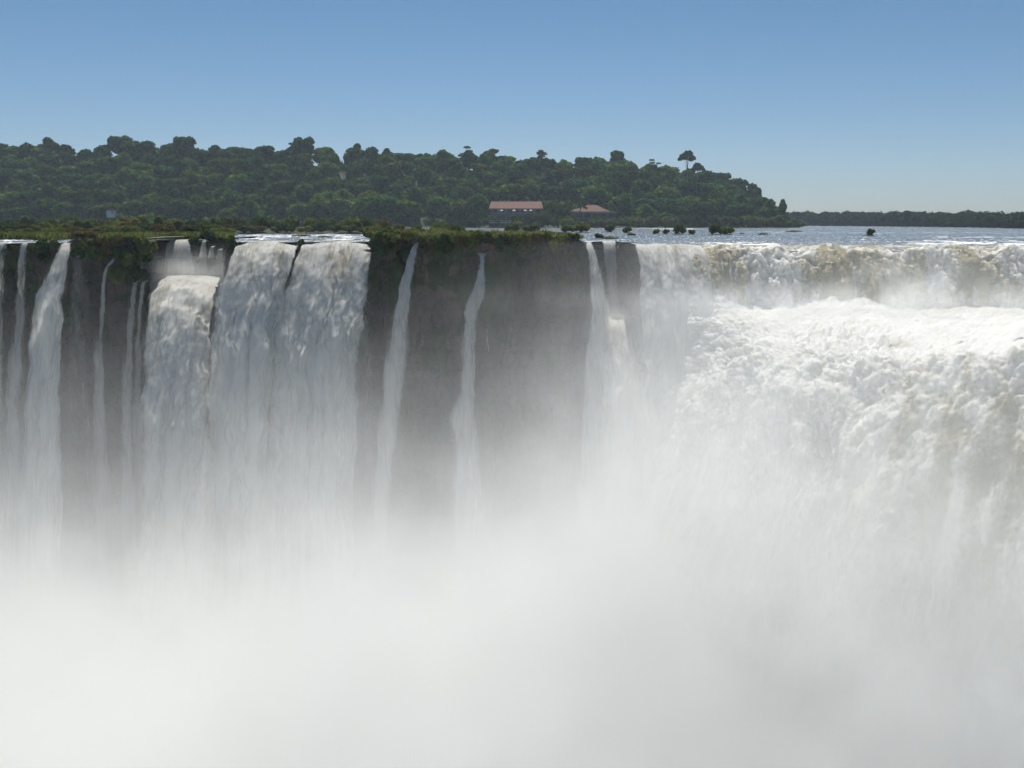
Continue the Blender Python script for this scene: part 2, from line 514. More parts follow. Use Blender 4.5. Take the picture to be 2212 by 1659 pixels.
def fall(name, label, rows, Dlip, v0, zlip=0.0, dens=1.0, murk=0.0, back=3.0, backx=None, backz=0.05, amp=.5, zend=-74, murk_len=14., bulge=.10, cell=.22, seed=0, lump=0.0, skew=0.0, mat=None, dend=None, vcell=None, veil=True, dome=0.0):
    """rows: (picture row, left column, right column) of the sheet as it drops; builds a thick curved sheet that leaves the lip at Dlip with speed v0"""
    zs, xl, xr = [], [], []
    for (vy, a, b) in rows:
        D = Dlip
        for _ in range(30):
            z = CAMZ + ray((a + b) / 2, vy)[1] * D
            D = D * .5 + .5 * (Dlip - v0 * math.sqrt(2 * max(zlip - z, 0) / G))
        zs.append(min(z, zlip - .001))
        xl.append(ray(a, vy)[0] * D)
        xr.append(ray(b, vy)[0] * D)
    order = np.argsort(-np.array(zs))
    zs, xl, xr = np.array(zs)[order], np.array(xl)[order], np.array(xr)[order]
    zb, wb = zs[-1], xr[-1] - xl[-1]
    if zb > zend + 2:
        gx = (zb - zend) * .02
        zs, xl, xr = np.r_[zs, zend], np.r_[xl, xl[-1] - gx], np.r_[xr, xr[-1] + gx]
    w = float(np.max(xr - xl))
    nu = int(np.clip(w / cell, 14, 240))
    vc = vcell or cell * 1.6
    nv = int(np.clip((zlip - zs[-1]) / vc, 30, 420))
    nb = max(4, int(back / (cell * 2.0)))
    drop = (np.linspace(0, 1, nv)**1.25) * (zlip - zs[-1])
    u = np.linspace(-1, 1, nu)
    U, DR = np.meshgrid(u, drop)
    Lx = np.interp(-(zlip - drop), -zs, xl)
    Rx = np.interp(-(zlip - drop), -zs, xr)
    ker = np.ones(9) / 9
    pad = lambda q: np.convolve(np.r_[[q[0]] * 4, q, [q[-1]] * 4], ker, 'valid')
    Lx, Rx = pad(Lx), pad(Rx)
    T = np.sqrt(2 * DR / G)
    X = Lx[:, None] + (Rx - Lx)[:, None] * (U + 1) / 2
    wd = (Rx - Lx)[:, None]
    Y = Dlip - v0 * T - (1 - U**2) * np.minimum(wd * bulge, 3.0) * sstep(0, 6, DR) + skew * U * wd * .5
    Z = zlip - DR
    TT = T * 3.2 + DR * .035
    # approach on the river
    bx = backx or (xl[0], xr[0])
    q = np.linspace(1, 0, nb, endpoint=False)
    Ub, Qb = np.meshgrid(u, q)
    Xb = (Lx[0] + (bx[0] - Lx[0]) * Qb) + ((Rx[0] - Lx[0]) * (1 - Qb) + (bx[1] - bx[0]) * Qb) * (Ub + 1) / 2
    Yb = Dlip + back * Qb + skew * Ub * wd[0] * .5
    Zb = zlip + (backz - 0) * Qb
    X, Y, Z = np.r_[Xb, X], np.r_[Yb, Y], np.r_[Zb, Z]
    U = np.r_[Ub, U]
    TT = np.r_[-Qb * back / max(v0, 1) * 2.4, TT]
    DR = np.r_[-Qb * back, DR]
    P = X * 1.0
    k = sstep(-.5, 9, DR)
    k0 = sstep(-back, 2, DR)
    # strands that bunch together, and clots that billow as the water breaks up
    dsp = fbm(P / 1.9, TT / 3.6, seed, 4, seed + 3, .55) * amp * (.3 + k) * 1.15
    dsp += np.maximum(fbm(P / 1.1, TT / 2.4, seed, 5, seed + 9, .6, True), -.3) * (amp * .42 + lump * .5) * (.25 * k0 + k)
    sx = fbm(P / 2.0, TT / 1.2, seed + 5, 4, seed + 40, .6) * amp * 1.5 * (.15 + k)
    Y = Y - dsp
    X = X + sx
    Z = Z + dsp * (.5 - .25 * sstep(-1.5, 4, DR))
    if dome:
        ub = U + fbm(X / 5, Y / 5, seed, 2, seed + 90) * .35
        Z = Z - dome * np.abs(ub)**2.2 * sstep(-back, 1, DR) * (1 - .6 * sstep(8, 30, DR)) + fbm(X / 3.2, Y / 3.2, seed, 3, seed + 91) * .7 * sstep(-back, -1, DR) * (1 - sstep(2, 9, DR)) * min(1, dome)
        Y = Y - fbm(X / 4.5, seed, 0, 3, seed + 92) * 1.4 * sstep(-2, 3, DR) * min(1, dome)
    edge = 1 - np.abs(U)
    ew = np.maximum(1e-3, (np.interp(np.clip(DR, 0, None), drop, Rx - Lx)) * .5)
    edge = np.clip(edge * ew / min(2.0, max(.55, w * .3)), 0, 1)
    mk = murk * np.exp(-np.clip(DR, 0, None) / murk_len) * (1 if np.isscalar(murk) else 1) * np.clip(.6 + fbm(P / 3.2, TT / 14, seed, 2, seed + 70) * 1.4, 0, 1.4)
    dd = np.full_like(X, dens) if dend is None else dens + (dend - dens) * sstep(0, 40, DR)
    fl = np.stack([P, TT, np.full_like(P, seed * 3.7)], -1).reshape(-1, 3)
    V = np.stack([X, Y, Z], -1).reshape(-1, 3)
    me = mesh(name, V, grid_faces(X.shape[0], nu)[:, ::-1], mat or FALL, attrs={'flow': fl, 'edge': edge.ravel(), 'dens': dd.ravel(), 'murk': np.clip(mk, 0, 1).ravel()})
    o = link(name, me)
    tag(o, label, 'waterfall', 'waterfalls along the cliff edge')
    if dens > .8 and zlip - zs[-1] > 12 and veil:
        r0 = nb + 4
        mid = X[:, nu // 2][:, None]
        for jv in range(2 if w > 6 else 1):
            Xv = mid + (X - mid) * (1.25 + .45 / max(.6, min(w, 6)) * 2 if w <= 6 else 1.06 + .05 * jv)
            Yv = Y - .4 - .9 * jv * k + fbm(P / 2.5, TT / 2.5, 3 + jv, 3, seed + 80) * .8
            d0, d1 = (3, 22) if w <= 6 else (.8, 9)
            dv = ((.62 if w <= 6 else .72 - .12 * jv) * sstep(d0, d1, DR) * np.clip(1 - np.abs(U)**(2 if w <= 6 else 6), 0, 1)**.5)
            dv = dv + (.35 * fbm(P / 1.6, TT / 5, 4 + jv, 4, seed + 83, .6) * sstep(0, 5, DR) if w > 6 else 0)
            link('spray_veil', mesh('spray_veil', np.stack([Xv, Yv, Z], -1)[r0:].reshape(-1, 3), grid_faces(X.shape[0] - r0, nu)[:, ::-1], VEIL,
                                    attrs={'flow': (fl.reshape(X.shape + (3,))[r0:] * np.array([1.3, .45, 1]) + 11 + jv * 5).reshape(-1, 3), 'edge': np.clip(3.0 * (1 - np.abs(U[r0:])), 0, 1).ravel(), 'dens': np.clip(dv[r0:], 0, 1).ravel()}), o)
    return o


def build_falls():
    fall('waterfall', 'faint grey veil of water at the far left end of the cliff', [(520, -30, 20), (600, -40, 15), (760, -50, 12), (1000, -60, 10)], 156, 2.5, dens=.72, amp=.3, seed=1)
    fall('waterfall', 'slim grey waterfall beside the far left veil, left of the tall white plume', [(527, 42, 62), (600, 34, 60), (760, 24, 52), (900, 10, 46), (1050, 0, 48)], 157.5, 2.5, dens=.82, amp=.3, seed=2)
    fall('waterfall', 'tall white plume leaning left, second broad stream from the left side', [(523, 134, 160), (540, 124, 156), (560, 114, 150), (600, 99, 143), (640, 88, 141), (737, 66, 137), (882, 56, 132), (1020, 48, 136)], 160.5, 5.4,
         dens=1.25, amp=.5, murk=.15, seed=3, back=6)
    fall('waterfall', 'thin dark veil trickling down the rock right of the leaning white plume', [(548, 150, 182), (620, 146, 196), (770, 138, 200), (900, 132, 205)], 158.6, 1.2, zlip=-2.0, back=.5, dens=.42, amp=.2, seed=4)
    fall('waterfall', 'short ragged trickle tumbling off the mossy ledge, thinnest stream near the bushes', [(549, 243, 254), (566, 233, 247), (584, 222, 234), (607, 217, 231), (770, 208, 226), (880, 205, 228)], 160, 1.7, zlip=-2.6, back=1.2,
         dens=.95, dend=.3, amp=.25, seed=5)
    fall('waterfall', 'left one of two thin parallel streams beside the foaming basin', [(598, 286, 302), (640, 279, 297), (720, 272, 289), (801, 267, 285), (950, 264, 286)], 163.5, 2.2, zlip=-6.4, back=1.5, dens=.85, amp=.25, seed=6)
    fall('waterfall', 'right one of two thin parallel streams beside the foaming basin', [(600, 304, 318), (650, 298, 312), (769, 288, 305), (950, 284, 308)], 164, 2.2, zlip=-6.4, back=1.5, dens=.78, amp=.25, seed=7)
    fall('waterfall', 'small white fall fanning into the foaming basin from the recessed ledge', [(515, 366, 404), (522, 360, 410), (540, 356, 415), (580, 350, 424), (600, 346, 430)], 182, 3.6, zend=-8, dens=1.3, amp=.35, seed=8, murk=0)
    for i, (a, b, y0, sd, lb) in enumerate(((436, 446, 520, 9, 'thin spout beside the small fan above the basin, left one of three'),
                                            (454, 463, 532, 10, 'thin spout above the basin, middle one of three'),
                                            (470, 482, 538, 11, 'thin spout above the basin, nearest the broad yellowish fall'))):
        zl = CAMZ + ray(a, y0)[1] * 180
        fall('waterfall', lb, [(y0 + 1, a, b), (y0 + 16, a - 6, b + 1), (590, a - 12, b + 3)], 180, 1.4, zlip=zl, zend=-8, back=.8, dens=.85, amp=.25, seed=sd)
    fall('waterfall', 'wide white fall pouring over the edge of the foaming basin', [(603, 318, 466), (625, 316, 462), (660, 315, 458), (760, 314, 452), (900, 312, 455), (1050, 312, 470)], 166.0, 8.0, zlip=-6.7,
         back=14, backz=.9, backx=(ray(320, 580)[0] * 180, ray(478, 580)[0] * 180), dens=1.7, amp=.8, murk=.25, murk_len=10, seed=12, dome=1.8, lump=.6, cell=.17)
    fall('waterfall', 'broad yellowish white fall right of the foaming basin', [(521, 512, 648), (538, 500, 641), (575, 486, 630), (633, 467, 615), (704, 458, 600), (769, 452, 590), (834, 448, 584), (1000, 440, 580)], 166.5, 6.4,
         dens=1.7, amp=.8, murk=.62, seed=13, dome=.6, lump=.3, back=7, cell=.17, backx=(-48.5, -37), murk_len=45)
    fall('waterfall', 'broad streaked fall on the left flank of the grassy dark cliff', [(521, 654, 806), (535, 643, 803), (570, 630, 800), (636, 610, 793), (674, 602, 789), (737, 594, 779), (834, 584, 770), (1000, 574, 768)], 166.5, 6.0,
         dens=1.65, amp=.8, murk=.55, seed=14, dome=.6, lump=.25, back=7, cell=.17, backx=(-36, -24), murk_len=50)
    fall('waterfall', 'sparse dripping veil down the dark cliff beside the broad streaked fall', [(640, 778, 800), (740, 772, 806), (900, 768, 812)], 164, .6, zlip=-12, back=.5, dens=.5, amp=.2, seed=15)
    fall('waterfall', 'narrow white ribbon leaning left in front of the dark cliff face', [(519, 897, 907), (540, 885, 902), (562, 876, 898), (607, 863, 891), (737, 840, 878), (866, 827, 864), (996, 813, 847), (1150, 800, 840)], 163.0, 3.2,
         dens=1.15, amp=.28, seed=16, back=2.5, bulge=.3, cell=.13)
    fall('waterfall', 'single spout bursting from the middle of the dark cliff, fraying as it falls', [(531, 1029, 1056), (540, 1031, 1053), (560, 1033, 1050), (575, 1032, 1049), (600, 1026, 1051), (623, 1018, 1054), (650, 1005, 1046), (672, 1000, 1035), (737, 998, 1030), (834, 995, 1028), (898, 976, 1028), (950, 986, 1034), (1100, 980, 1044)], 161.0, 2.6,
         zlip=-1.8, dens=1.15, amp=.35, seed=17, back=1.0, bulge=.3, cell=.13)
    fall('waterfall', 'faint wisp of spray hanging down the dark cliff right of the single spout', [(620, 1046, 1056), (800, 1042, 1064), (950, 1044, 1070)], 160, .6, zlip=-9, back=.4, dens=.42, amp=.2, seed=18)
    fall('waterfall', 'slender white fall curving down the right end of the dark cliff', [(528, 1262, 1281), (545, 1266, 1287), (580, 1271, 1297), (607, 1273, 1302), (672, 1272, 1313), (737, 1268, 1320), (834, 1257, 1330), (931, 1256, 1334), (1080, 1248, 1345)], 168.5, 4.8,
         dens=1.65, amp=.4, seed=19, murk=.15, back=4, bulge=.2)
    fall('waterfall', 'short white fall between two dark rock pillars', [(524, 1300, 1331), (545, 1303, 1330), (575, 1306, 1333), (620, 1309, 1336), (690, 1310, 1340)], 170, 3.0, zend=-15, dens=1.15, amp=.4, seed=20, murk=.1, back=3)
    fall('waterfall', 'burst of white water bouncing off the ledge below the rock pillar', [(683, 1312, 1382), (692, 1306, 1392), (715, 1304, 1402), (740, 1304, 1408), (800, 1304, 1412), (900, 1302, 1415), (1050, 1296, 1430)], 164, 7.0, zlip=-12.2, dens=1.5, amp=1.0, lump=.9, seed=21, back=3, cell=.2)
    fall('waterfall', 'cream white fall with yellow streaks on the right flank of the dark pillar', [(527, 1378, 1502), (545, 1382, 1514), (575, 1386, 1522), (620, 1390, 1528), (690, 1394, 1532), (800, 1400, 1545), (950, 1400, 1560)], 151.8, 6.5,
         zlip=-.2, dens=1.5, amp=.65, murk=.6, seed=22, lump=.25, back=6, skew=-1.2, murk_len=30, cell=.18)


build_falls()


def sheet_right():
    """the broad horseshoe arm on the right: first step (lip to shelf), then shelf and the big plunge"""
    # --- first step
    nu, nv = 620, 150
    a = np.linspace(ray(1488, 540)[0], ray(2420, 540)[0], nu)
    Dl = lipD(a)
    drop = np.r_[np.linspace(-3.5, 0, 34, endpoint=False), np.linspace(0, 1, nv - 34)**1.2 * 9.5]
    A, DR = np.meshgrid(a, drop)
    DL = np.broadcast_to(Dl, A.shape)
    T = np.sqrt(2 * np.clip(DR, 0, None) / G)
    Y = DL - 5.0 * T + np.clip(-DR, 0, None) * 1.6
    X = A * DL
    Z = -.55 - np.clip(DR, 0, None) + .12 * np.clip(-DR, 0, None)
    TT = T * 3.4 + np.clip(DR, -9, 0) * .5
    VX = A * 1.005 * F * 2.159 + 1105
    k = sstep(-2.5, 2.5, DR)
    m = np.full_like(X, .22)
    for cx, cd, wx, wd, kk in ((1548, 4, 46, 4.5, .95), (1500, 3, 14, 5, .6), (1790, 4, 62, 4.0, .95), (1900, 3.5, 40, 3.2, .75), (2078, 3.4, 52, 3.6, .85), (1975, 4, 30, 3, .3), (2260, 3.4, 60, 3.6, .8)):
        m += kk * np.exp(-((VX - cx) / wx)**2 * 1.2 - ((DR - cd) / wd)**2)
    m = np.clip(m * (1 + fbm(X / 1.1, TT / 7, 0, 4, 77) * 1.5) + fbm(X / 5, TT, 0, 3, 78) * .22, 0, 1)
    m = np.clip(m + .5 * sstep(-.3, -1.6, DR) * (.8 + fbm(X / 3, DR, 0, 3, 79)), 0, 1)
    clot = 1 - sstep(.35, .75, m)
    b = fbm(X / 2.2, TT / 1.5, 0, 5, 50, .55, True)
    Y = Y - (b * 1.5 * (.35 + clot) + fbm(X / 7, TT / 4, 0, 3, 52) * .9) * k
    Z = Z + b * (.35 + .5 * clot) * sstep(-3.5, 0, DR) + (fbm(X / 7, 1, 0, 4, 58) * 1.5 + clot * np.clip(fbm(X / 3.5, TT / 2, 0, 4, 59) + .25, 0, 1) * 1.3) * sstep(-3.5, -1, DR) * (1 - sstep(3, 7, DR))
    fl = np.stack([X, TT * 3, X * 0 + 5], -1).reshape(-1, 3)
    o = link('waterfall', mesh('waterfall', np.stack([X, Y, Z], -1).reshape(-1, 3), grid_faces(nv, nu)[:, ::-1], FOAM, attrs={'flow': fl, 'murk': m.ravel()}))
    tag(o, 'long upper step of the right-hand fall with yellow-brown windows in the foam', 'waterfall', 'waterfalls along the cliff edge')

    # --- shelf and main plunge; u runs along the brink from the inner corner to the right and out of the picture
    U = np.array([0, .12, .28, .45, .62, .78, .9, 1.0])
    bx = np.interp(np.linspace(0, 1, 720), U, [24, 27, 31, 36, 42, 49, 58, 72])
    by = np.interp(np.linspace(0, 1, 720), U, [137, 130, 120, 109, 100, 92, 85, 78])
    bz = np.interp(np.linspace(0, 1, 720), U, [-14.5, -12.8, -11.4, -10.4, -9.5, -8.2, -6.8, -5.8])
    sx = np.interp(np.linspace(0, 1, 720), U, [25, 29, 38, 50, 64, 80, 96, 112])
    sy = np.interp(np.linspace(0, 1, 720), U, [141, 140, 138.5, 137, 136, 134, 132, 128])
    ker = np.ones(91) / 91
    sm = lambda q: np.convolve(np.r_[q[0] + (np.arange(-45, 0)) * (q[1] - q[0]), q, q[-1] + np.arange(1, 46) * (q[-1] - q[-2])], ker, 'valid')
    bx, by, bz, sx, sy = map(sm, (bx, by, bz, sx, sy))
    nu = 720
    sz = np.full(nu, -8.3)
    n1, n2 = 170, 380
    q = np.linspace(0, 1, n1, endpoint=False)[:, None]
    X1 = sx + (bx - sx) * q
    Y1 = sy + (by - sy) * q
    Z1 = sz + (bz - sz) * q**1.6 + np.abs(fbm(sx[None, :] / 4, q * 6, 0, 4, 95)) * 3.8 * np.exp(-q / .15) + 2.6 * np.clip(fbm(sx[None, :] / 13, 3 + 0 * q, 0, 3, 96) + .25, 0, 1) * np.exp(-(q / .22)**2)
    fx, fy = bx - sx, by - sy
    L = np.hypot(fx, fy)
    fx, fy = fx / L, fy / L
    fx, fy = sm(fx * .6 + np.interp(np.linspace(0, 1, nu), [0, .35, 1], [-.75, -.4, -.25])), sm(fy)
    drop = (np.linspace(0, 1, n2)**1.35)[:, None] * 64
    v0 = np.interp(np.linspace(0, 1, nu), [0, .2, 1], [4.0, 6.5, 7.5])
    slope0 = np.interp(np.linspace(0, 1, nu), [0, .3, .6, 1], [.75, .5, .3, .25])
    T = (-slope0 * v0 + np.sqrt((slope0 * v0)**2 + 2 * G * drop)) / G
    X2 = bx + fx * v0 * T
    Y2 = by + fy * v0 * T
    Z2 = bz - drop
    X, Y, Z = np.r_[X1, X2], np.r_[Y1, Y2], np.r_[Z1, Z2]
    s = np.r_[0, np.cumsum(np.hypot(np.diff(bx), np.diff(by)))]
    SS = np.broadcast_to(s, X.shape)
    TT = np.r_[(q - 1) * 22 * np.ones(nu), np.sqrt(2 * drop / G) * 9 * np.ones(nu)]
    DR = np.r_[(q - 1) * 20 * np.ones(nu), drop * np.ones(nu)]
    # normals by finite differences
    Pm = np.stack([X, Y, Z], -1)
    N = np.cross(np.gradient(Pm, axis=1), np.gradient(Pm, axis=0))
    N /= np.linalg.norm(N, axis=-1, keepdims=True) + 1e-9
    N *= np.sign(N[..., 2:3] * .4 - N[..., 1:2])
    k = sstep(-16, 6, DR)
    wx = fbm(SS / 9, TT / 9, 0, 3, 90) * 2.0
    b = fbm((SS + wx) / 5.4, TT / 7.0, 0, 6, 60, .58, True)
    b2 = fbm((SS + wx) / 11, TT / 16, 0, 3, 66)
    b3 = fbm((SS - wx) / 1.6, TT / 2.0, 0, 4, 68, .6, True)
    ridge = np.abs(noise3((SS + wx) / 6.5, TT / 40, 0, 88))
    low = sstep(4, 26, DR)
    b4 = fbm((SS + wx) / 3.0, TT / 17, 0, 4, 61, .55)
    vary = .45 + 1.1 * np.clip(fbm(SS / 13, TT / 13, 0, 2, 71) + .45, 0, 1)
    big = fbm((SS + wx) / 11, TT / 13, 0, 4, 72, .5, True)
    d = big * 2.2 * sstep(-5, 9, DR) + b * (.3 + 1.7 * k - .5 * low) * vary + b2 * (.3 + 1.5 * k) + b3 * (.2 + .55 * k) * vary + (ridge - .35) * 1.2 * sstep(0, 12, DR) + b4 * 2.4 * low
    Pm = Pm + N * d[..., None]
    m = np.clip(.02 + .22 * sstep(-.2, -.8, b * 1.0 + b2 * 1.3) * sstep(-12, 3, DR) + .34 * sstep(.22, .0, ridge) * sstep(0, 14, DR) * sstep(.35, .75, np.linspace(0, 1, nu))[None, :]
                + .25 * sstep(.80, .92, np.linspace(0, 1, nu))[None, :] * sstep(-9, 4, DR), 0, .9)
    uu = np.linspace(0, 1, nu)[None, :] + fbm(SS / 6, TT / 20, 0, 3, 97) * .02
    m = np.clip(m + (.75 * np.exp(-((uu - .685) / .022)**2) + .55 * np.exp(-((uu - .76) / .03)**2) + .4 * np.exp(-((uu - .60) / .015)**2)) * sstep(-5, 5, DR) * (.75 + fbm(SS / 2, TT / 6, 0, 3, 98)), 0, 1)
    fl = np.stack([SS, TT, SS * 0 + 9], -1).reshape(-1, 3)
    o = link('waterfall', mesh('waterfall', Pm.reshape(-1, 3), grid_faces(n1 + n2, nu)[:, ::-1], FOAM, attrs={'flow': fl, 'murk': m.ravel()}))
    tag(o, 'huge churning white cascade filling the right side below the foaming shelf', 'waterfall', 'waterfalls along the cliff edge')
    # torn veils of spray thrown clear of the cascade: parts of it
    st = slice(n1 - 60, None)
    for j in range(2):
        off = (.5 + j * 1.0) * sstep(-8, 4, DR) + (1.2 + j * 1.3) * sstep(6, 40, DR)
        bb = fbm((SS + wx) / 3.2 + j * 9, TT / 6.0, 0, 5, 200 + j, .6, True)
        Pv = np.stack([X, Y, Z], -1) + N * (d * .6 + off + bb * 1.7 * k)[..., None]
        dens = (.50 - .06 * j) * sstep(-6, 8, DR) * (1 - .45 * sstep(.45, .8, np.linspace(0, 1, nu)))[None, :] + .60 * bb - .10
        dens = dens * sstep(-6, 3, DR)
        flv = np.stack([SS * .8 + j * 17, TT * .42, SS * 0 + 31 + j * 7], -1)
        Pv, dens, flv, eg = (q[st][:, ::2][::2] for q in (Pv, dens, flv, np.minimum(1.0, np.minimum(SS, s[-1] - SS) / 4) + 0 * X))
        link('spray_veil', mesh('spray_veil', Pv.reshape(-1, 3), grid_faces(Pv.shape[0], Pv.shape[1])[:, ::-1], VEIL, attrs={'flow': flv.reshape(-1, 3), 'edge': eg.ravel(), 'dens': np.clip(dens, 0, 1).ravel()}), o)


sheet_right()


# ------------------------------------------------------------------ mist in the gorge
def build_mist():
    # dense heart of the spray, low in the gorge
    n = 160
    x = np.linspace(-170, 170, n)
    y = np.linspace(6, 166, n)
    X, Y = np.meshgrid(x, y)
    Z = -55 + fbm(X / 30, Y / 30, 0, 4, 120) * 4 - 7 * sstep(90, 165, Y) + 6 * sstep(70, 20, Y)
    t = NT('mist_core')
    d = t.n('ShaderNodeBsdfDiffuse', {'Color': rgb(.80, .81, .79)})
    core = t.surf(d.outputs[0])
    o = link('mist', mesh('mist', np.stack([X, Y, Z], -1).reshape(-1, 3), grid_faces(n, n), core))
    tag(o, 'dense white spray filling the bottom of the gorge', 'mist', kind='stuff')
    # thinning spray above it
    x0, x1, y0, y1, z0, z1 = -175, 175, 12, 178, -70, 1.5
    V = [(x, y, z) for z in (z0, z1) for y in (y0, y1) for x in (x0, x1)]
    Q = [(0, 2, 3, 1), (4, 5, 7, 6), (0, 1, 5, 4), (2, 6, 7, 3), (0, 4, 6, 2), (1, 3, 7, 5)]
    t = NT('spray')
    co = t.n('ShaderNodeTexCoord').outputs['Object']
    sp = t.n('ShaderNodeSeparateXYZ', {0: co})
    px, py, pz = sp.outputs
    nz = t.noise(t.n('ShaderNodeMapping', {'Vector': co, 'Scale': (.035, .035, .025)}).outputs[0], 1.0, 2, .5)
    lift = t.math('MULTIPLY', t.math('SUBTRACT', nz, .5), 30.0)

    def gauss(cx, cyy, rx, ry, k):
        dx = t.math('DIVIDE', t.math('SUBTRACT', px, cx), rx)
        dy = t.math('DIVIDE', t.math('SUBTRACT', py, cyy), ry)
        r2 = t.math('ADD', t.math('MULTIPLY', dx, dx), t.math('MULTIPLY', dy, dy))
        return t.math('MULTIPLY', t.math('EXPONENT', t.math('MULTIPLY', r2, -1.0)), k)
    bump = t.math('ADD', gauss(22.0, 120.0, 18.0, 24.0, 17.0), gauss(-40.0, 140.0, 60.0, 26.0, -3.0))
    bump = t.math('ADD', bump, gauss(36.0, 82.0, 46.0, 26.0, 19.0))
    bump = t.math('ADD', bump, t.math('MULTIPLY', t.math('MINIMUM', t.math('SUBTRACT', 108.0, py), 0.0), 0.17))
    zz = t.math('SUBTRACT', t.math('SUBTRACT', pz, lift), bump)
    e = t.math('EXPONENT', t.math('DIVIDE', t.math('ADD', zz, 41.0), -10.6))
    dn = t.math('MINIMUM', t.math('MAXIMUM', t.math('SUBTRACT', t.math('MULTIPLY', e, 0.045), 0.0016), 0.0), 0.30)

    def puff(cx, cyy, cz, rx, ry, rz, k):
        q = None
        for c, ax, r in ((cx, px, rx), (cyy, py, ry), (cz, pz, rz)):
            d = t.math('DIVIDE', t.math('SUBTRACT', ax, c), r)
            d = t.math('MULTIPLY', d, d)
            q = d if q is None else t.math('ADD', q, d)
        return t.math('MULTIPLY', t.math('EXPONENT', t.math('MULTIPLY', q, -1.0)), k)
    n2 = t.ramp(t.noise(co, .16, 2, .6), .3, .7)
    pf = t.math('ADD', puff(-52., 174., -5.0, 8., 6., 2.2, .17), puff(52., 131., -6.0, 7., 4., 3.0, .30))
    pf = t.math('ADD', pf, puff(36., 134., -8.0, 9., 4., 1.8, .16))
    pf = t.math('ADD', pf, puff(60., 130., -7.0, 34., 4., 1.7, .26))
    pf = t.math('ADD', pf, puff(20., 140., -22., 8., 9., 10., .06))
    pf = t.math('ADD', pf, puff(17., 163., -12.6, 3.5, 3., 2.4, .40))
    pf = t.math('ADD', pf, puff(28., 110., -26., 10., 12., 9., .07))
    pf = t.math('ADD', pf, puff(42., 88., -34., 14., 10., 9., .05))
    dn = t.math('MULTIPLY', dn, t.math('MULTIPLY_ADD', n2, 1.0, 0.5))
    dn = t.math('ADD', dn, t.math('MULTIPLY', pf, n2))
    v = t.n('ShaderNodeVolumePrincipled', {'Color': rgb(.950, .960, .948), "Density": dn, 'Anisotropy': .15})
    t.t.links.new(v.outputs[0], t.out.inputs['Volume'])
    me = mesh('haze', V, Q, t.m, smooth=False)
    tag(link('spray_mist', me), 'thin white spray rising in the gorge', 'mist', kind='stuff')


build_mist()


# ------------------------------------------------------------------ plants
def cards(P, N, size, rng, stretch=1.0):
    """small leaf-clump quads at P facing N"""
    n = len(P)
    r = rng.normal(size=(n, 3))
    t = np.cross(N, r)
    t /= np.linalg.norm(t, axis=1, keepdims=True) + 1e-9
    b = np.cross(N, t)
    s = (size * rng.uniform(.6, 1.35, n))[:, None] * .5
    k = stretch
    j = lambda: 1 + rng.uniform(-.35, .35, (n, 1))
    V = np.stack([P - t * s * j() - b * s * k * j(), P + t * s * j() - b * s * k * j(), P + t * s * j() + b * s * k * j(), P - t * s * j() + b * s * k * j()], 1).reshape(-1, 3)
    return V, np.arange(4 * n).reshape(-1, 4)


def ellipsoid(c, r, rng, nu=9, nv=6, jit=.12):
    th = np.linspace(0, 2 * np.pi, nu, endpoint=False)
    ph = np.linspace(-1.35, 1.45, nv)
    T, Pp = np.meshgrid(th, ph)
    k = 1 + rng.uniform(-jit, jit, T.shape)
    V = np.stack([c[0] + r[0] * k * np.cos(T) * np.cos(Pp), c[1] + r[1] * k * np.sin(T) * np.cos(Pp), c[2] + r[2] * k * np.sin(Pp)], -1).reshape(-1, 3)
    q = []
    for i in range(nv - 1):
        for jn in range(nu):
            q.append((i * nu + jn, i * nu + (jn + 1) % nu, (i + 1) * nu + (jn + 1) % nu, (i + 1) * nu + jn))
    return V, np.array(q)


def join(parts):
    Vs, Qs, o = [], [], 0
    for V, Q in parts:
        Vs.append(V)
        Qs.append(Q + o)
        o += len(V)
    return np.concatenate(Vs), np.concatenate(Qs)


def crown_geo(rng, lobes, per, size, core=.8, flat=1.0):
    parts = []
    for c, r in lobes:
        n = per
        d = rng.normal(size=(n, 3))
        d[:, 2] = np.where(d[:, 2] < -.3, -d[:, 2] * .6, d[:, 2])
        d /= np.linalg.norm(d, axis=1, keepdims=True)
        lump = 1 + .22 * noise3(d[:, 0] * 2.2 + c[0], d[:, 1] * 2.2 + c[1], d[:, 2] * 2.2 + c[2], 7)
        rad = lump * rng.uniform(.86, 1.1, n)
        P = np.array(c) + d * np.array(r) * rad[:, None]
        N = d / np.array(r) * max(r) + rng.normal(size=(n, 3)) * .7
        N /= np.linalg.norm(N, axis=1, keepdims=True)
        parts.append(cards(P, N, size, rng))
        if core:
            parts.append(ellipsoid(c, np.array(r) * core, rng))
    return join(parts)


def tube_geo(pts, radii, n=7):
    pts = np.array(pts, float)
    th = np.linspace(0, 2 * np.pi, n, endpoint=False)
    V, Q = [], []
    for p, r in zip(pts, radii):
        V.append(np.stack([p[0] + r * np.cos(th), p[1] + r * np.sin(th), np.full(n, p[2])], 1))
    for i in range(len(pts) - 1):
        for jn in range(n):
            Q.append((i * n + jn, i * n + (jn + 1) % n, (i + 1) * n + (jn + 1) % n, (i + 1) * n + jn))
    return np.concatenate(V), np.array(Q)


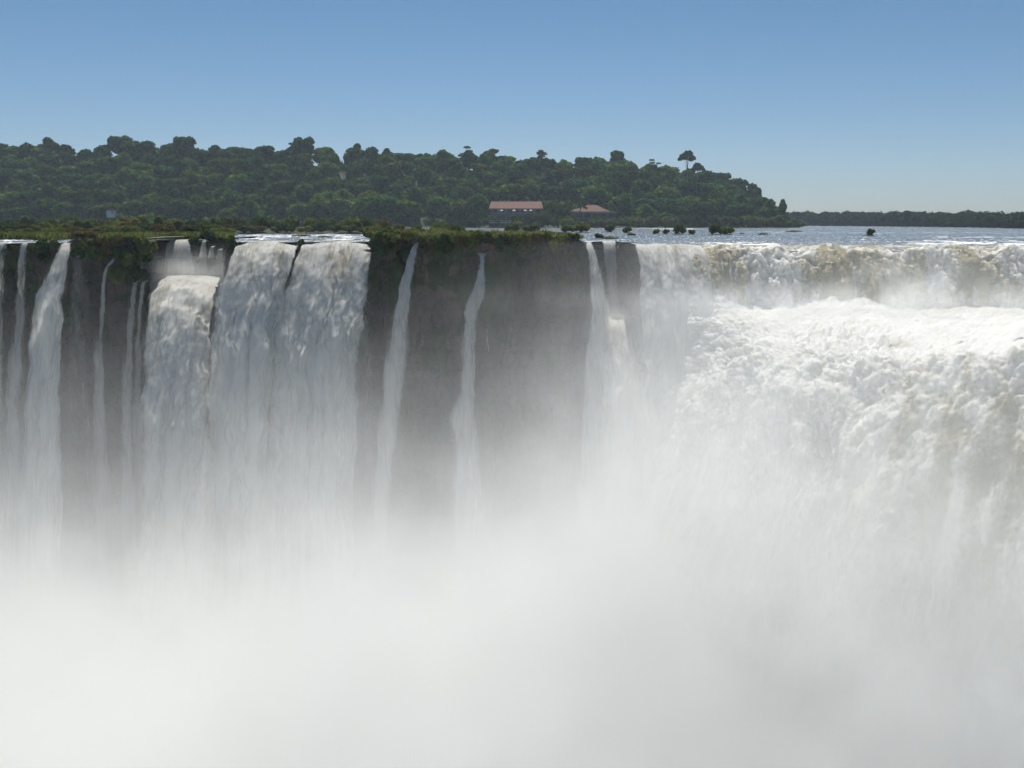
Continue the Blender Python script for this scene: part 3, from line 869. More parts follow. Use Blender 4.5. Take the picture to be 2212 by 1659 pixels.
def tree_kind(seed, kind):
    """unit tree, about 12 m tall; returns crown and trunk geometry"""
    rng = np.random.default_rng(seed)
    lobes, trunk = [], []
    if kind == 'dome':
        for k in range(11):
            a, q = rng.uniform(0, 6.28), rng.uniform(0, 1)**.6
            r = rng.uniform(1.5, 2.7)
            lobes.append(((math.cos(a) * q * 3.9, math.sin(a) * q * 3.9, 8.8 - q * 2.8 + rng.uniform(-1.2, 1.2)), (r, r, r * rng.uniform(.8, 1.05))))
        for k in range(7):
            a = k * .9 + rng.uniform(-.3, .3)
            r = rng.uniform(1.4, 2.2)
            lobes.append(((math.cos(a) * 3.5, math.sin(a) * 3.5, rng.uniform(2.8, 5.2)), (r, r, r)))
        lobes.append(((0, 0, 5.6), (3.9, 3.9, 3.6)))
        h, crad = 7, .32
    elif kind == 'tall':
        for k in range(14):
            a, q = rng.uniform(0, 6.28), rng.uniform(0, 1)**.6
            z = rng.uniform(2.6, 11.6)
            wd = 3.0 * (1 - ((z - 7.5) / 6.5)**2) + .4
            r = rng.uniform(1.3, 2.1)
            lobes.append(((math.cos(a) * q * wd, math.sin(a) * q * wd, z), (r, r, r * rng.uniform(.7, 1.0))))
        lobes.append(((0, 0, 7.2), (2.5, 2.5, 3.8)))
        h, crad = 8, .28
    elif kind == 'lumpy':
        for k in range(13):
            a, q = rng.uniform(0, 6.28), rng.uniform(.3, 1)
            r = rng.uniform(1.8, 2.6)
            lobes.append(((math.cos(a) * q * 4.0, math.sin(a) * q * 4.0, rng.uniform(3.0, 10.0)), (r, r, r * .85)))
        lobes.append(((0, 0, 5.6), (3.2, 3.2, 3.6)))
        h, crad = 7.5, .3
    elif kind == 'open':
        for k in range(14):
            a, q = rng.uniform(0, 6.28), rng.uniform(.2, 1)
            r = rng.uniform(.9, 1.8)
            lobes.append(((math.cos(a) * q * 3.4, math.sin(a) * q * 3.4, rng.uniform(6, 12.2)), (r, r, r * .6)))
        h, crad = 11, .22
    elif kind == 'umbrella':
        for k in range(20):
            a, q = k * 2.4, math.sqrt((k + .5) / 20)
            r = rng.uniform(.8, 1.3)
            lobes.append(((math.cos(a) * q * 4.0, math.sin(a) * q * 4.0, 13.2 - q * q * 1.7 + rng.uniform(-.3, .4)), (r, r, r * .42)))
        h, crad = 12.6, .22
    per = {'dome': 105, 'tall': 110, 'lumpy': 120, 'open': 130, 'umbrella': 130}[kind]
    crown = crown_geo(rng, lobes, per, {'open': .5, 'umbrella': .55}.get(kind, 1.1), core=0 if kind in ('open', 'umbrella') else .84)
    bend = rng.uniform(-.5, .5, 2)
    tp = [tube_geo([(0, 0, -1.5), (bend[0] * .3, bend[1] * .3, h * .4), (bend[0], bend[1], h)], [crad * 1.3, crad, crad * .45])]
    for c, r in lobes[:6]:
        z0 = h * rng.uniform(.55, .8)
        tp.append(tube_geo([(bend[0] * z0 / h, bend[1] * z0 / h, z0), ((c[0]) * .5, c[1] * .5, (z0 + c[2]) * .5), c], [crad * .5, crad * .35, crad * .14], 5))
    return crown, join(tp)


LIB = {}
LOOKS = {'dome': ('dark green', 'mid green', 'olive green', 'blue-green'), 'tall': ('dark green', 'blue-green', 'mid green'), 'lumpy': ('dark green', 'mid green', 'olive green', 'yellow-green', 'blue-green'),
         'open': ('blue-green', 'olive green', 'pale green'), 'umbrella': ('pale green',)}
SHAPE_WORD = {'dome': 'rounded', 'tall': 'narrow', 'lumpy': 'lumpy', 'open': 'open-crowned', 'umbrella': 'flat-topped umbrella'}


def tree_lib():
    sd = 100
    for kind, nvar in (('dome', 4), ('tall', 3), ('lumpy', 4), ('open', 3), ('umbrella', 2)):
        geos = []
        for _ in range(nvar):
            sd += 1
            geos.append(tree_kind(sd, kind))
        for look in LOOKS[kind]:
            LIB[kind, look] = [(mesh('crown', c[0], c[1], LEAF[look], smooth=False), mesh('trunk', t[0], t[1], PALE_BARK if kind in ('open', 'umbrella') else BARK)) for c, t in geos]


tree_lib()
TREES = []


def plant(kind, look, loc, hgt, wid=None, label=None, group='forest trees on the hillside'):
    """one tree: hgt in metres (library trees stand 12 m)"""
    c, t = random.choice(LIB[kind, look])
    e = link('tree', None, loc=loc)
    e.rotation_euler = (0, 0, random.uniform(0, 6.28))
    k = hgt / 12.0
    e.scale = ((wid or hgt) / 12.0,) * 2 + (k,)
    link('crown', c, e)
    link('trunk', t, e)
    tag(e, label, 'tree', group)
    return e


SKY_V = [(-700, 300), (-100, 303), (0, 301), (60, 304), (110, 298), (160, 303), (215, 308), (255, 294), (300, 297), (340, 309), (395, 297), (440, 308), (500, 312), (560, 307), (610, 316), (655, 298), (700, 310), (760, 312), (815, 314),
         (870, 322), (930, 322), (1000, 316), (1070, 322), (1140, 325), (1200, 328), (1250, 336), (1330, 334), (1380, 346), (1420, 342), (1470, 352), (1510, 362), (1560, 366), (1600, 378), (1640, 400), (1675, 432), (1700, 452), (1712, 482), (1760, 486)]
sk_a = np.array([ray(v, 330)[0] for v, _ in SKY_V])
sk_h = np.array([CAMZ + ray(v, y)[1] * 705 for v, y in SKY_V])
HY0, HY1 = 578.0, 705.0


def hill_z(a, y):
    base = np.clip(np.interp(a, sk_a, np.convolve(np.pad(sk_h, 2, 'edge'), np.ones(5) / 5, 'valid')) - 15.5, .2, 80)
    return .3 + base * np.clip((y - HY0) / (HY1 - HY0), 0, 1)**1.0


def build_hill():
    na, ny = 260, 60
    a = np.linspace(-.85, .285, na)
    y = np.r_[np.linspace(545, HY0, 6, endpoint=False), np.linspace(HY0, 760, ny - 6)]
    A, Y = np.meshgrid(a, y)
    Z = hill_z(A, np.minimum(Y, HY1)) + fbm(A * Y / 18, Y / 18, 0, 3, 4) * 1.2
    Z = np.where(Y < HY0, np.interp(Y, [545, HY0], [-1.0, .3]), Z) - np.clip(Y - HY1, 0, 100) * .25
    X = A * Y
    tag(link('hill', mesh('hill', np.stack([X, Y, Z], -1).reshape(-1, 3), grid_faces(ny, na), SOIL)), 'forested hill on the far bank', 'hill', kind='structure')


build_hill()

BANDS = ['at the riverside', 'low on hillside', 'on lower slope', 'on middle slope', 'on upper slope', 'below the skyline', 'on the skyline']
MARKS = [(-9999, 150, 'above left veils'), (150, 300, 'above thin trickle'), (300, 480, 'above foaming basin'), (480, 645, 'above yellowish fall'), (645, 805, 'above streaked fall'),
         (805, 960, 'above leaning ribbon'), (960, 1050, 'above single spout'), (1050, 1180, 'behind long roof'), (1180, 1360, 'behind hipped roof'), (1360, 1500, 'above cream fall'), (1500, 9999, 'near hill tip')]
ORD = ['leftmost', 'second from left', 'third from left', 'fourth from left', 'fifth from left', 'sixth from left', 'seventh from left', 'eighth from left']


def forest():
    rows = 7
    placed = []
    for r in range(rows):
        y = HY0 + 10 + r * 19.0 + (4 if r == 6 else 0)
        vx = -60 + (r % 2) * 22
        while vx < 1712:
            v = vx + random.uniform(-15, 15)
            vx += (51 if r < rows - 1 else 29) + random.uniform(-6, 6)
            yy = y + random.uniform(-7, 7)
            a = ray(v, 400)[0]
            z = float(hill_z(a, yy))
            top = float(np.interp(a, sk_a, sk_h))
            if v > 1690 and r > 1 or (v > 1640 and r > 4):
                continue
            if r <= 1 and 1035 < v < 1340:
                continue
            kind = random.choices(['dome', 'tall', 'lumpy', 'open'], [.44, .14, .40, .02])[0]
            look = random.choices(LOOKS[kind], [3, 2.6, 1.6, 1.6, 1.2][:len(LOOKS[kind])])[0]
            h = random.uniform(11.5, 16.5)
            if r == rows - 1:
                h = max(8, top - z + random.uniform(-3.0, 1.0))
                kind = random.choices(['dome', 'tall', 'lumpy', 'open'], [.42, .15, .36, .07])[0]
                look = random.choices(LOOKS[kind], [3, 2, 1, .6, 1.5][:len(LOOKS[kind])])[0]
            if r == 0 and 640 < v < 1010:
                h, kind, look = random.uniform(15, 18), 'dome', random.choice(['mid green', 'olive green', 'mid green'])
            wd = min(h, 16) * (random.uniform(1.0, 1.35) if r < rows - 1 else random.uniform(1.0, 1.35))
            h = min(h, max(5.5, top - z + 1.5))
            placed.append((r, v, kind, look, plant(kind, look, (a * yy, yy, z - .8), h, wd)))
    # particular trees of the photograph
    sp = [('umbrella', 'pale green', 1484, 327, 652, 7.0, 14, 'tall flat-topped umbrella tree with a bare pale trunk above the right skyline'),
          ('umbrella', 'pale green', 1507, 353, 640, 6.0, 11, 'smaller leaning umbrella tree beside the tall one on the right skyline'),
          ('open', 'pale green', 1068, 321, 706, 12, 17, 'sparse pale tree with bare branches breaking the middle of the skyline'),
          ('open', 'pale green', 1165, 325, 706, 11, 16, 'thin bare-topped tree on the skyline right of the sparse pale one'),
          ('open', 'blue-green', 1412, 344, 700, 13, 17, 'ragged open tree on the skyline left of the umbrella trees'),
          ('lumpy', 'dark green', 1330, 329, 702, 15, 15, 'dark bushy tree poking above the skyline over the hipped red roof'),
          ('dome', 'dark green', 396, 292, 700, 17, 17, 'big dark round tree swelling above the skyline over the foaming basin'),
          ('dome', 'blue-green', 258, 291, 702, 16, 18, 'broad bluish crown highest on the left skyline'),
          ('lumpy', 'dark green', 655, 294, 702, 17, 14, 'dark two-humped tree standing out on the skyline over the yellowish fall'),
          ('tall', 'mid green', 1690, 432, 590, 15, 9, 'upright green tree at the water, last on the right tip of the hill'),
          ('dome', 'olive green', 1205, 430, 566, 11.5, 17, 'broad olive tree growing between the two red-roofed buildings'),
          ('dome', 'mid green', 1030, 415, 572, 15, 15, 'round green tree against the left end of the long red roof'),
          ('dome', 'mid green', 1290, 397, 612, 18, 21, 'large domed green tree right behind the hipped red roof'),
          ('lumpy', 'yellow-green', 610, 388, 604, 13, 14, 'yellowish-green tree lit among dark ones above the broad yellowish fall')]
    for kind, look, v, yt, D, h, wd, lb in sp:
        x, y, zt = at(v, yt, D)
        top_u = {'umbrella': 13.8, 'open': 12.8, 'dome': 10.9, 'tall': 12.6, 'lumpy': 11.2}[kind]
        z0 = zt - h * top_u / 12
        if kind == 'umbrella':
            h2 = (zt - float(hill_z(x / y, y))) * 12 / 13.8
            e = plant(kind, look, (x, y, float(hill_z(x / y, y))), h2, wd, lb)
        else:
            if D < 600:
                h, z0 = zt * 12 / top_u, 0
            e = plant(kind, look, (x, y, z0), h, wd, lb)
    # labels that single each tree out: look, rank on the slope, the landmark below it, and the order along it
    groups = {}
    for r, v, kind, look, e in placed:
        mk = next(m for lo, hi, m in MARKS if lo <= v < hi)
        groups.setdefault((r, kind, look, mk), []).append((v, e))
    for (r, kind, look, mk), L in groups.items():
        L.sort(key=lambda q: q[0])
        for i, (v, e) in enumerate(L):
            pre = '' if len(L) == 1 else ORD[i] + ' '
            s = f'{pre}{look} {SHAPE_WORD[kind]} tree {BANDS[r]} {mk}'
            e['label'] = ' '.join(s.split())


forest()


def undergrowth():
    rng = np.random.default_rng(55)
    parts = []
    n = 0
    while n < 2000:
        y = rng.uniform(HY0 - 6, 712)
        a = rng.uniform(-.78, .272)
        v = a * F * 1.02 * 2.159 + 1105
        if 1035 < v < 1338 and y < 604:
            continue
        n += 1
        z = float(hill_z(a, y))
        r = rng.uniform(2.6, 4.6)
        lobes = [((a * y + rng.uniform(-2, 2), y, z + r * .2), (r, r, r * .9)) for _ in range(1)]
        parts.append(crown_geo(rng, lobes, 60, 1.2, core=.85))
    V, Q = join(parts)
    tag(link('undergrowth', mesh('undergrowth', V, Q, LEAF['dark green'], smooth=False)), 'dense green undergrowth between the hillside trees', 'undergrowth', kind='stuff')


undergrowth()


def bush_lib():
    out = {}
    for look, m in LEAF_BUSH.items():
        L = []
        for sdd in range(3):
            rng = np.random.default_rng(300 + sdd)
            lobes = []
            for k in range(9):
                a, q = rng.uniform(0, 6.28), rng.uniform(0, 1)**.6
                r = rng.uniform(.22, .40)
                lobes.append(((math.cos(a) * q * .62, math.sin(a) * q * .62, .30 + rng.uniform(0, .42) * (1 - q * .6)), (r, r, r * .85)))
            V, Q = crown_geo(rng, lobes, 170, .11, core=.8)
            tp = [tube_geo([(0, 0, -.3), (.03, 0, .4)], [.05, .02], 5)]
            L.append((mesh('foliage', V, Q, m, smooth=False), mesh('stem', *tp[0], BARK)))
        out[look] = L
    return out


BUSH = bush_lib()


def bush(look, x, y, z, wd, hg, label, group):
    f, s = random.choice(BUSH[look])
    e = link('bush', None, loc=(x, y, z))
    e.rotation_euler = (0, 0, random.uniform(0, 6.28))
    e.scale = (wd / 1.8, wd / 1.8, hg / 1.0)
    link('foliage', f, e)
    link('stem', s, e)
    tag(e, label, 'bush', group)
    return e


BUSH_WORD = {'olive': 'olive green', 'dark': 'dark green', 'brown': 'brownish', 'pale': 'pale grassy'}


def bush_row(v0, v1, step, ybot, ytop, D, looks, where, group, jd=6, wk=1.25, marks=None):
    """a rank of bushes at distance D whose tops reach picture row ytop"""
    got, v = [], v0
    while v < v1:
        vv = v + random.uniform(-.25, .25) * step
        d = D + random.uniform(-jd, jd)
        x, y, zt = at(vv, ytop + random.uniform(-5, 7), d)
        _, _, zb = at(vv, ybot, d)
        zb = max(.1, zb) if zb > -1 else .1
        zb = min(zb, .4)
        wd = step / 2.159 / F * d * wk * random.uniform(.85, 1.25)
        look = random.choice(looks)
        got.append((vv, look, bush(look, x, y, zb, wd, max(.8, zt - zb), None, group)))
        v += step * random.uniform(.85, 1.15)
    by = {}
    for vv, look, e in got:
        mk = next(m for lo, hi, m in (marks or MARKS2) if lo <= vv < hi)
        by.setdefault((look, mk), []).append(e)
    for (look, mk), L in by.items():
        for i, e in enumerate(L):
            pre = '' if len(L) == 1 else ORD[min(i, 7)] + ' '
            e['label'] = f'{pre}{BUSH_WORD[look]} bush {where} {mk}'.strip()


MARKS2 = [(-9999, 120, 'behind left veils'), (120, 300, 'behind leaning plume'), (300, 480, 'behind foaming basin'), (480, 645, 'behind yellowish fall'), (645, 900, 'behind streaked fall'),
          (900, 1060, 'near single spout'), (1060, 1240, 'below long roof'), (1240, 1400, 'below hipped roof'), (1400, 1560, 'above cream fall'), (1560, 9999, 'near hill tip')]


def islet(v0, v1, ybase, D, depth=12, h=.5):
    x0, x1 = ray(v0, ybase)[0] * D, ray(v1, ybase)[0] * D
    n = 28
    g = np.linspace(-1.1, 1.1, n)
    Ux, Uy = np.meshgrid(g, g)
    R = np.hypot(Ux, Uy) + fbm(Ux * 2, Uy * 2, v0, 2, 9) * .25
    X = (x0 + x1) / 2 + Ux * (x1 - x0) / 2
    Y = D + (Uy + 1) * depth / 2
    Z = h * (1 - R**2) * 1.2 + fbm(X / 3, Y / 3, 0, 3, 6) * .25 - .1
    Z = np.maximum(Z, -1.2)
    tag(link('islet', mesh('islet', np.stack([X, Y, Z], -1).reshape(-1, 3), grid_faces(n, n), EARTH)), 'low earthy islet in the river', 'islet', kind='structure')


def left_land():
    n, m = 200, 120
    a = np.linspace(-.85, -.10, n)
    q = np.linspace(0, 1, m)
    A, Qq = np.meshgrid(a, q)
    front = np.interp(A, [-.85, -.50, -.455, -.44, -.415, -.40, -.367, -.361, -.286, -.281, -.27, -.14, -.13, -.10], [165, 184, 176, 186, 184, 166, 169, 189, 189, 171, 272, 274, 290, 330])
    front = front + fbm(A * 60, 0, 0, 3, 12) * 5
    Y = front + (575 - front) * Qq**1.6
    Z = .55 * sstep(0, 6, Y - front) + fbm(A * Y / 6, Y / 6, 0, 3, 13) * .3 - .25 * (Qq < .002) - .15
    tag(link('riverbank', mesh('riverbank', np.stack([A * Y, Y, Z], -1).reshape(-1, 3), grid_faces(m, n), EARTH)), 'low bushy river bank behind the left falls', 'bank', kind='structure')


left_land()
gi = 'bushes on the bank behind the left falls'
bush_row(480, 850, 40, 500, 465, 285, ['olive', 'olive', 'dark', 'brown'], 'at back of bank', gi, 9)
bush_row(495, 840, 33, 503, 479, 274, ['olive', 'brown', 'olive', 'dark'], 'at water edge', gi, 3)
bush_row(-30, 500, 44, 495, 464, 300, ['olive', 'dark', 'olive'], 'in the rear rank', gi, 12)
bush_row(-30, 490, 42, 500, 474, 240, ['olive', 'brown', 'dark'], 'in the middle rank', gi, 9)
bush_row(-10, 480, 40, 505, 484, 206, ['olive', 'brown', 'dark'], 'in the front rank', gi, 7)
bush_row(170, 312, 34, 515, 500, 176, ['dark', 'brown', 'olive'], 'close above cliff edge', gi, 4)


def cliff_bushes():
    L = [(75, 540, 24, 'dark'), (96, 530, 26, 'dark'), (112, 528, 22, 'olive'), (98, 552, 22, 'dark'), (30, 536, 12, 'brown'), (168, 545, 26, 'dark'), (188, 532, 30, 'olive'), (205, 548, 30, 'dark'), (225, 530, 32, 'brown'), (262, 545, 34, 'dark'),
         (255, 522, 30, 'brown'), (285, 560, 34, 'dark'), (300, 530, 38, 'olive'), (318, 552, 28, 'dark'), (322, 528, 28, 'olive'), (265, 590, 40, 'dark'), (300, 590, 30, 'dark'), (420, 520, 20, 'dark'), (448, 508, 26, 'dark'), (497, 520, 24, 'olive'),
         (505, 535, 16, 'dark'), (651, 522, 13, 'olive'), (812, 522, 24, 'dark'), (830, 540, 26, 'dark'), (852, 530, 24, 'brown'), (874, 545, 26, 'dark'), (930, 528, 34, 'brown'), (965, 532, 34, 'dark'), (1000, 522, 24, 'brown'), (1082, 530, 30, 'dark'),
         (1110, 538, 32, 'dark'), (1140, 530, 28, 'brown'), (1165, 540, 34, 'dark'), (1190, 532, 30, 'olive'), (1215, 545, 32, 'dark'), (1240, 560, 26, 'dark'), (1180, 575, 26, 'olive'), (1215, 605, 34, 'olive'), (1243, 615, 26, 'olive'), (1225, 640, 30, 'dark'),
         (1255, 540, 20, 'dark'), (860, 570, 26, 'dark'), (1128, 565, 22, 'dark')]
    rr = random.Random(31)
    for q in range(30):
        vq = 808 + q * 15 + rr.uniform(-5, 5)
        L.append((vq, rr.uniform(506, 517) + (vq - 808) * .012, rr.uniform(14, 26), rr.choice(['pale', 'olive', 'olive', 'brown'])))
    marks = [(-9, 66, 'between left veils'), (66, 125, 'left of leaning plume'), (125, 232, 'right of leaning plume'), (232, 345, 'left of foaming basin'), (345, 490, 'above foaming basin'), (490, 640, 'beside yellowish fall'),
             (640, 700, 'between both broad falls'), (700, 880, 'left of leaning ribbon'), (880, 1040, 'between ribbon and spout'), (1040, 1150, 'right of single spout'), (1150, 9999, 'at dark cliff end')]
    by = {}
    for v, yv, wv, look in L:
        a = ray(v, 520)[0]
        D = float(lipD(a)) - .1
        x, y, z = at(v, yv, D)
        wd = wv / 2.159 / F * D * 1.45
        e = bush('olive' if look == 'dark' and v < 350 and int(v) % 2 else look, x, y - wd * .08, z - wd * .45, wd, wd * .95, None, 'bushes hanging on the cliff')
        mk = next(m for lo, hi, m in marks if lo <= v < hi)
        hgt = 'along the rim' if yv < 522 and v > 800 else 'on the cliff edge' if yv < 535 else 'hanging on the cliff' if yv < 570 else 'low on the cliff face'
        by.setdefault(('olive' if look == 'dark' and v < 350 and int(v) % 2 else look, mk, hgt), []).append((v, e))
    for (look, mk, hgt), q in by.items():
        q.sort(key=lambda t: t[0])
        for i, (v, e) in enumerate(q):
            pre = '' if len(q) == 1 else ORD[min(i, 7)] + ' '
            e['label'] = f'{pre}{BUSH_WORD[look]} bush {hgt} {mk}'


cliff_bushes()
# central plateau and its shrubs
islet(800, 1180, 500, 165, 22, .9)
gp = 'shrubs on top of the dark cliff'
bush_row(810, 1010, 30, 505, 480, 184, ['olive', 'pale', 'olive'], 'on the plateau', gp, 4)
bush_row(805, 1010, 34, 510, 492, 169, ['olive', 'pale', 'brown'], 'at plateau front', gp, 2)
bush_row(1015, 1240, 30, 512, 501, 168, ['pale', 'olive'], 'low on plateau', gp, 2)
# islets upstream
gr = 'bushes on river islets'
for v0, v1, yt, yb, D, look, lb in ((1088, 1126, 478, 491, 300, 'olive', 'olive bush, left half of the islet below the long red roof'), (1120, 1168, 481, 492, 300, 'olive', 'olive bush, right half of the islet below the long red roof'),
                                    (1208, 1245, 482, 491, 310, 'olive', 'bright low green islet bush in front of the gap between roofs'), (1240, 1272, 478, 491, 310, 'olive', 'islet bush in front of the palm tree'),
                                    (1300, 1328, 482, 490, 330, 'olive', 'grassy bush in the river below the hipped roof, left one'), (1345, 1366, 486, 494, 300, 'olive', 'grassy bush in the river below the hipped roof, right one'),
                                    (1283, 1303, 502, 514, 200, 'olive', 'bush on the dark rock just upstream of the twin falls'), (1410, 1426, 492, 499, 270, 'olive', 'small round river bush, left of a pair'),
                                    (1428, 1446, 493, 500, 270, 'olive', 'small round river bush, right of a pair'), (1452, 1482, 480, 500, 265, 'olive', 'upright olive river bush right of the small round pair'),
                                    (1484, 1500, 493, 500, 265, 'olive', 'tiny river bush beside the upright olive one'), (1526, 1556, 480, 502, 262, 'olive', 'tall half of the big river bush near the hill tip'),
                                    (1552, 1584, 487, 502, 262, 'olive', 'low half of the big river bush near the hill tip'), (1868, 1890, 491, 505, 240, 'olive', 'lone bush standing out in the open river on the right'),
                                    (1355, 1372, 502, 508, 240, 'brown', 'flat brownish bush in midstream above the dark pillar')):
    x0, y, zt = at(v0, yt, D)
    x1 = ray(v1, yt)[0] * D
    bush(look, (x0 + x1) / 2, y, -.1, (x1 - x0) * 1.15, max(.7, zt + .1), lb, gr)
    islet(v0 - 4, v1 + 6, yb, D - 1.5, 4, .22)
gb = 'shrubs along the far waterline'
bush_row(1062, 1130, 20, 484, 463, 557, ['dark', 'olive'], 'behind viewing deck', gb, 1, 1.5)
bush_row(1120, 1245, 20, 484, 456, 557, ['dark', 'dark', 'olive'], 'under the roofline', gb, 2, 1.5)
bush_row(1245, 1350, 24, 486, 466, 557, ['dark', 'dark'], 'under pavilion wall', gb, 2, 1.5)
bush_row(1040, 1370, 30, 486, 468, 551, ['dark', 'dark', 'olive'], 'at far waterline', gb, 4, 1.3)
bush_row(1370, 1700, 26, 486, 461, 562, ['olive', 'dark', 'olive'], 'at far waterline', gb, 5, 1.3)


def rocks():
    gk = 'dark rocks in the river'
    for v, yv, wv, hv, D, lb in ((1318, 511, 34, 6, 196, 'long dark rock beside the bush upstream of the twin falls'), (1714, 487, 36, 4, 330, 'flat rocks off the tip of the hill'), (1648, 498, 22, 4, 260, 'small dark rock in midstream near the hill tip'),
                                 (650, 507, 40, 5, 230, 'dark rock ridge breaking the water above the streaked fall'), (700, 510, 30, 4, 215, 'flat dark rock in the water above the streaked fall'), (1602, 494, 10, 3, 270, 'tiny rock left of the small midstream rock')):
        x, y, z = at(v, yv, D)
        wd, hg = wv / 2.159 / F * D, hv / 2.159 / F * D
        rng = np.random.default_rng(int(v))
        V, Q = ellipsoid((0, 0, 0), (wd / 2, wd / 3, hg), rng, 18, 9, .16)
        tag(link('rock', mesh('rock', V, Q, ROCK), loc=(x, y, 0)), lb, 'rock', gk)


rocks()


def grass():
    rng = np.random.default_rng(77)
    n = 15000
    v = rng.uniform(800, 1258, n)
    a = (v / 2.159 - 512) / F / 1.01
    D = lipD(a) + rng.uniform(-.5, 13, n)
    x = a * D
    keep = fbm(x / 3, D / 3, 0, 3, 15) > -.25
    x, D, v = x[keep], D[keep], v[keep]
    n = len(x)
    h = rng.uniform(.35, 1.0, n) * np.clip(.75 + fbm(x / 3.5, D / 3.5, 0, 3, 16) * 1.6, .35, 2.0) * np.interp(v, [800, 1000, 1200, 1258], [1.5, 1.3, 1.0, .5])
    P = np.stack([x, D, .35 + h * .5 + np.where(D - lipD(x / D) < 2, .25, .35)], 1)
    t = rng.uniform(0, np.pi, n)
    tx, ty = np.cos(t) * .10, np.sin(t) * .10
    lean = rng.normal(size=(n, 2)) * .18
    B = P.copy()
    B[:, 2] -= h * .6
    T = P.copy()
    T[:, 2] += h * .5
    T[:, :2] += lean
    V = np.stack([B + np.stack([tx, ty, 0 * tx], 1), B - np.stack([tx, ty, 0 * tx], 1), T - np.stack([tx, ty, 0 * tx], 1) * .4, T + np.stack([tx, ty, 0 * tx], 1) * .4], 1).reshape(-1, 3)
    tag(link('grass', mesh('grass', V, np.arange(4 * n).reshape(-1, 4), LEAF_BUSH['pale'], smooth=False)), 'long pale grass on top of the dark cliff', 'grass', kind='stuff')

    n = 16000
    v = rng.uniform(-60, 505, n)
    a = (v / 2.159 - 512) / F / 1.01
    fr = np.interp(a, [-.85, -.50, -.455, -.44, -.415, -.40, -.367, -.361, -.286, -.281, -.27], [168, 186, 177, 187, 186, 163, 166, 190, 190, 168, 186])
    D = fr + rng.uniform(0, 1, n)**1.5 * 40
    h = rng.uniform(.4, 1.3, n)
    x = a * D
    t = rng.uniform(0, np.pi, n)
    q = np.stack([np.cos(t) * .16, np.sin(t) * .16, 0 * t], 1)
    B = np.stack([x, D, np.full(n, .1)], 1)
    T = B + np.stack([rng.normal(size=n) * .2, rng.normal(size=n) * .2, h], 1)
    V = np.stack([B + q, B - q, T - q * .4, T + q * .4], 1).reshape(-1, 3)
    tag(link('grass', mesh('grass', V, np.arange(4 * n).reshape(-1, 4), LEAF_BUSH['olive'], smooth=False)), 'rough olive grass on the bank behind the left falls', 'grass', kind='stuff')


grass()


def far_bank():
    rng = np.random.default_rng(5)
    n = 150
    parts = []
    a = np.linspace(.24, .80, n)
    d = np.interp(a, [.24, .30, .51, .80], [930, 880, 520, 400])
    for i in range(n):
        for k in range(2):
            dd = d[i] + k * 16 + rng.uniform(-4, 4)
            aa = a[i] + rng.uniform(-.004, .004)
            top = np.interp(a[i], [.24, .30, .51, .80], [12.5, 12, 8.2, 7]) * rng.uniform(.86, 1.08) + k * .5
            r = rng.uniform(4.5, 7)
            lobes = [((aa * dd + rng.uniform(-3, 3), dd + rng.uniform(-3, 3), top - r * .55 - rng.uniform(0, 3)), (r * .8, r * .8, r * .55)) for _ in range(3)]
            lobes.append(((aa * dd, dd, top * .35), (r, r, top * .42)))
            parts.append(crown_geo(rng, lobes, 60, 1.0, core=.85))
    V, Q = join(parts)
    tag(link('far_forest', mesh('far_forest', V, Q, leaf_mat('leaf_far', (0.009, 0.022, 0.015), (0.026, 0.050, 0.032)), smooth=False)), 'dark line of forest along the distant right bank', 'forest', kind='stuff')
    A, K = np.meshgrid(a, np.linspace(0, 1, 6))
    Dd = np.interp(A, a, d) - 8 + K * 60
    Z = np.where(K == 0, -.6, .6)
    tag(link('far_bank', mesh('far_bank', np.stack([A * Dd, Dd, Z], -1).reshape(-1, 3), grid_faces(6, n), SOIL)), 'low distant river bank on the right', 'bank', kind='structure')


far_bank()


# ------------------------------------------------------------------ buildings and furniture on the far bank
M_TILE = simple('red_roof_tile', (0.125, 0.047, 0.026), .8, .25, 1.2)
M_WALL = simple('grey_plaster', (0.19, 0.19, 0.20), .85)
M_DARK = simple('dark_opening', (0.03, 0.032, 0.035), .3)
M_WHITE = simple('white_paint', (0.78, 0.78, 0.76), .5, .05)
M_CONC = simple('pale_concrete', (0.42, 0.43, 0.43), .8)
M_REDS = simple('red_panel', (0.55, 0.14, 0.10), .6)


def box_geo(x0, x1, y0, y1, z0, z1):
    V = np.array([(x, y, z) for z in (z0, z1) for y in (y0, y1) for x in (x0, x1)], float)
    return V, np.array([(0, 2, 3, 1), (4, 5, 7, 6), (0, 1, 5, 4), (2, 6, 7, 3), (0, 4, 6, 2), (1, 3, 7, 5)])


def part(name, geo, mat, parent):
    return link(name, mesh(name, geo[0], geo[1], mat, smooth=False), parent)


def hip(x0, x1, y0, y1, z0, z1, inset0, inset1, th=.25):
    ym = (y0 + y1) / 2
    V = np.array([(x0, y0, z0), (x1, y0, z0), (x1, y1, z0), (x0, y1, z0), (x0 + inset0, ym - .2, z1), (x1 - inset1, ym - .2, z1), (x1 - inset1, ym + .2, z1), (x0 + inset0, ym + .2, z1)], float)
    Q = np.array([(0, 1, 5, 4), (1, 2, 6, 5), (2, 3, 7, 6), (3, 0, 4, 7), (4, 5, 6, 7), (0, 3, 2, 1)])
    return V, Q


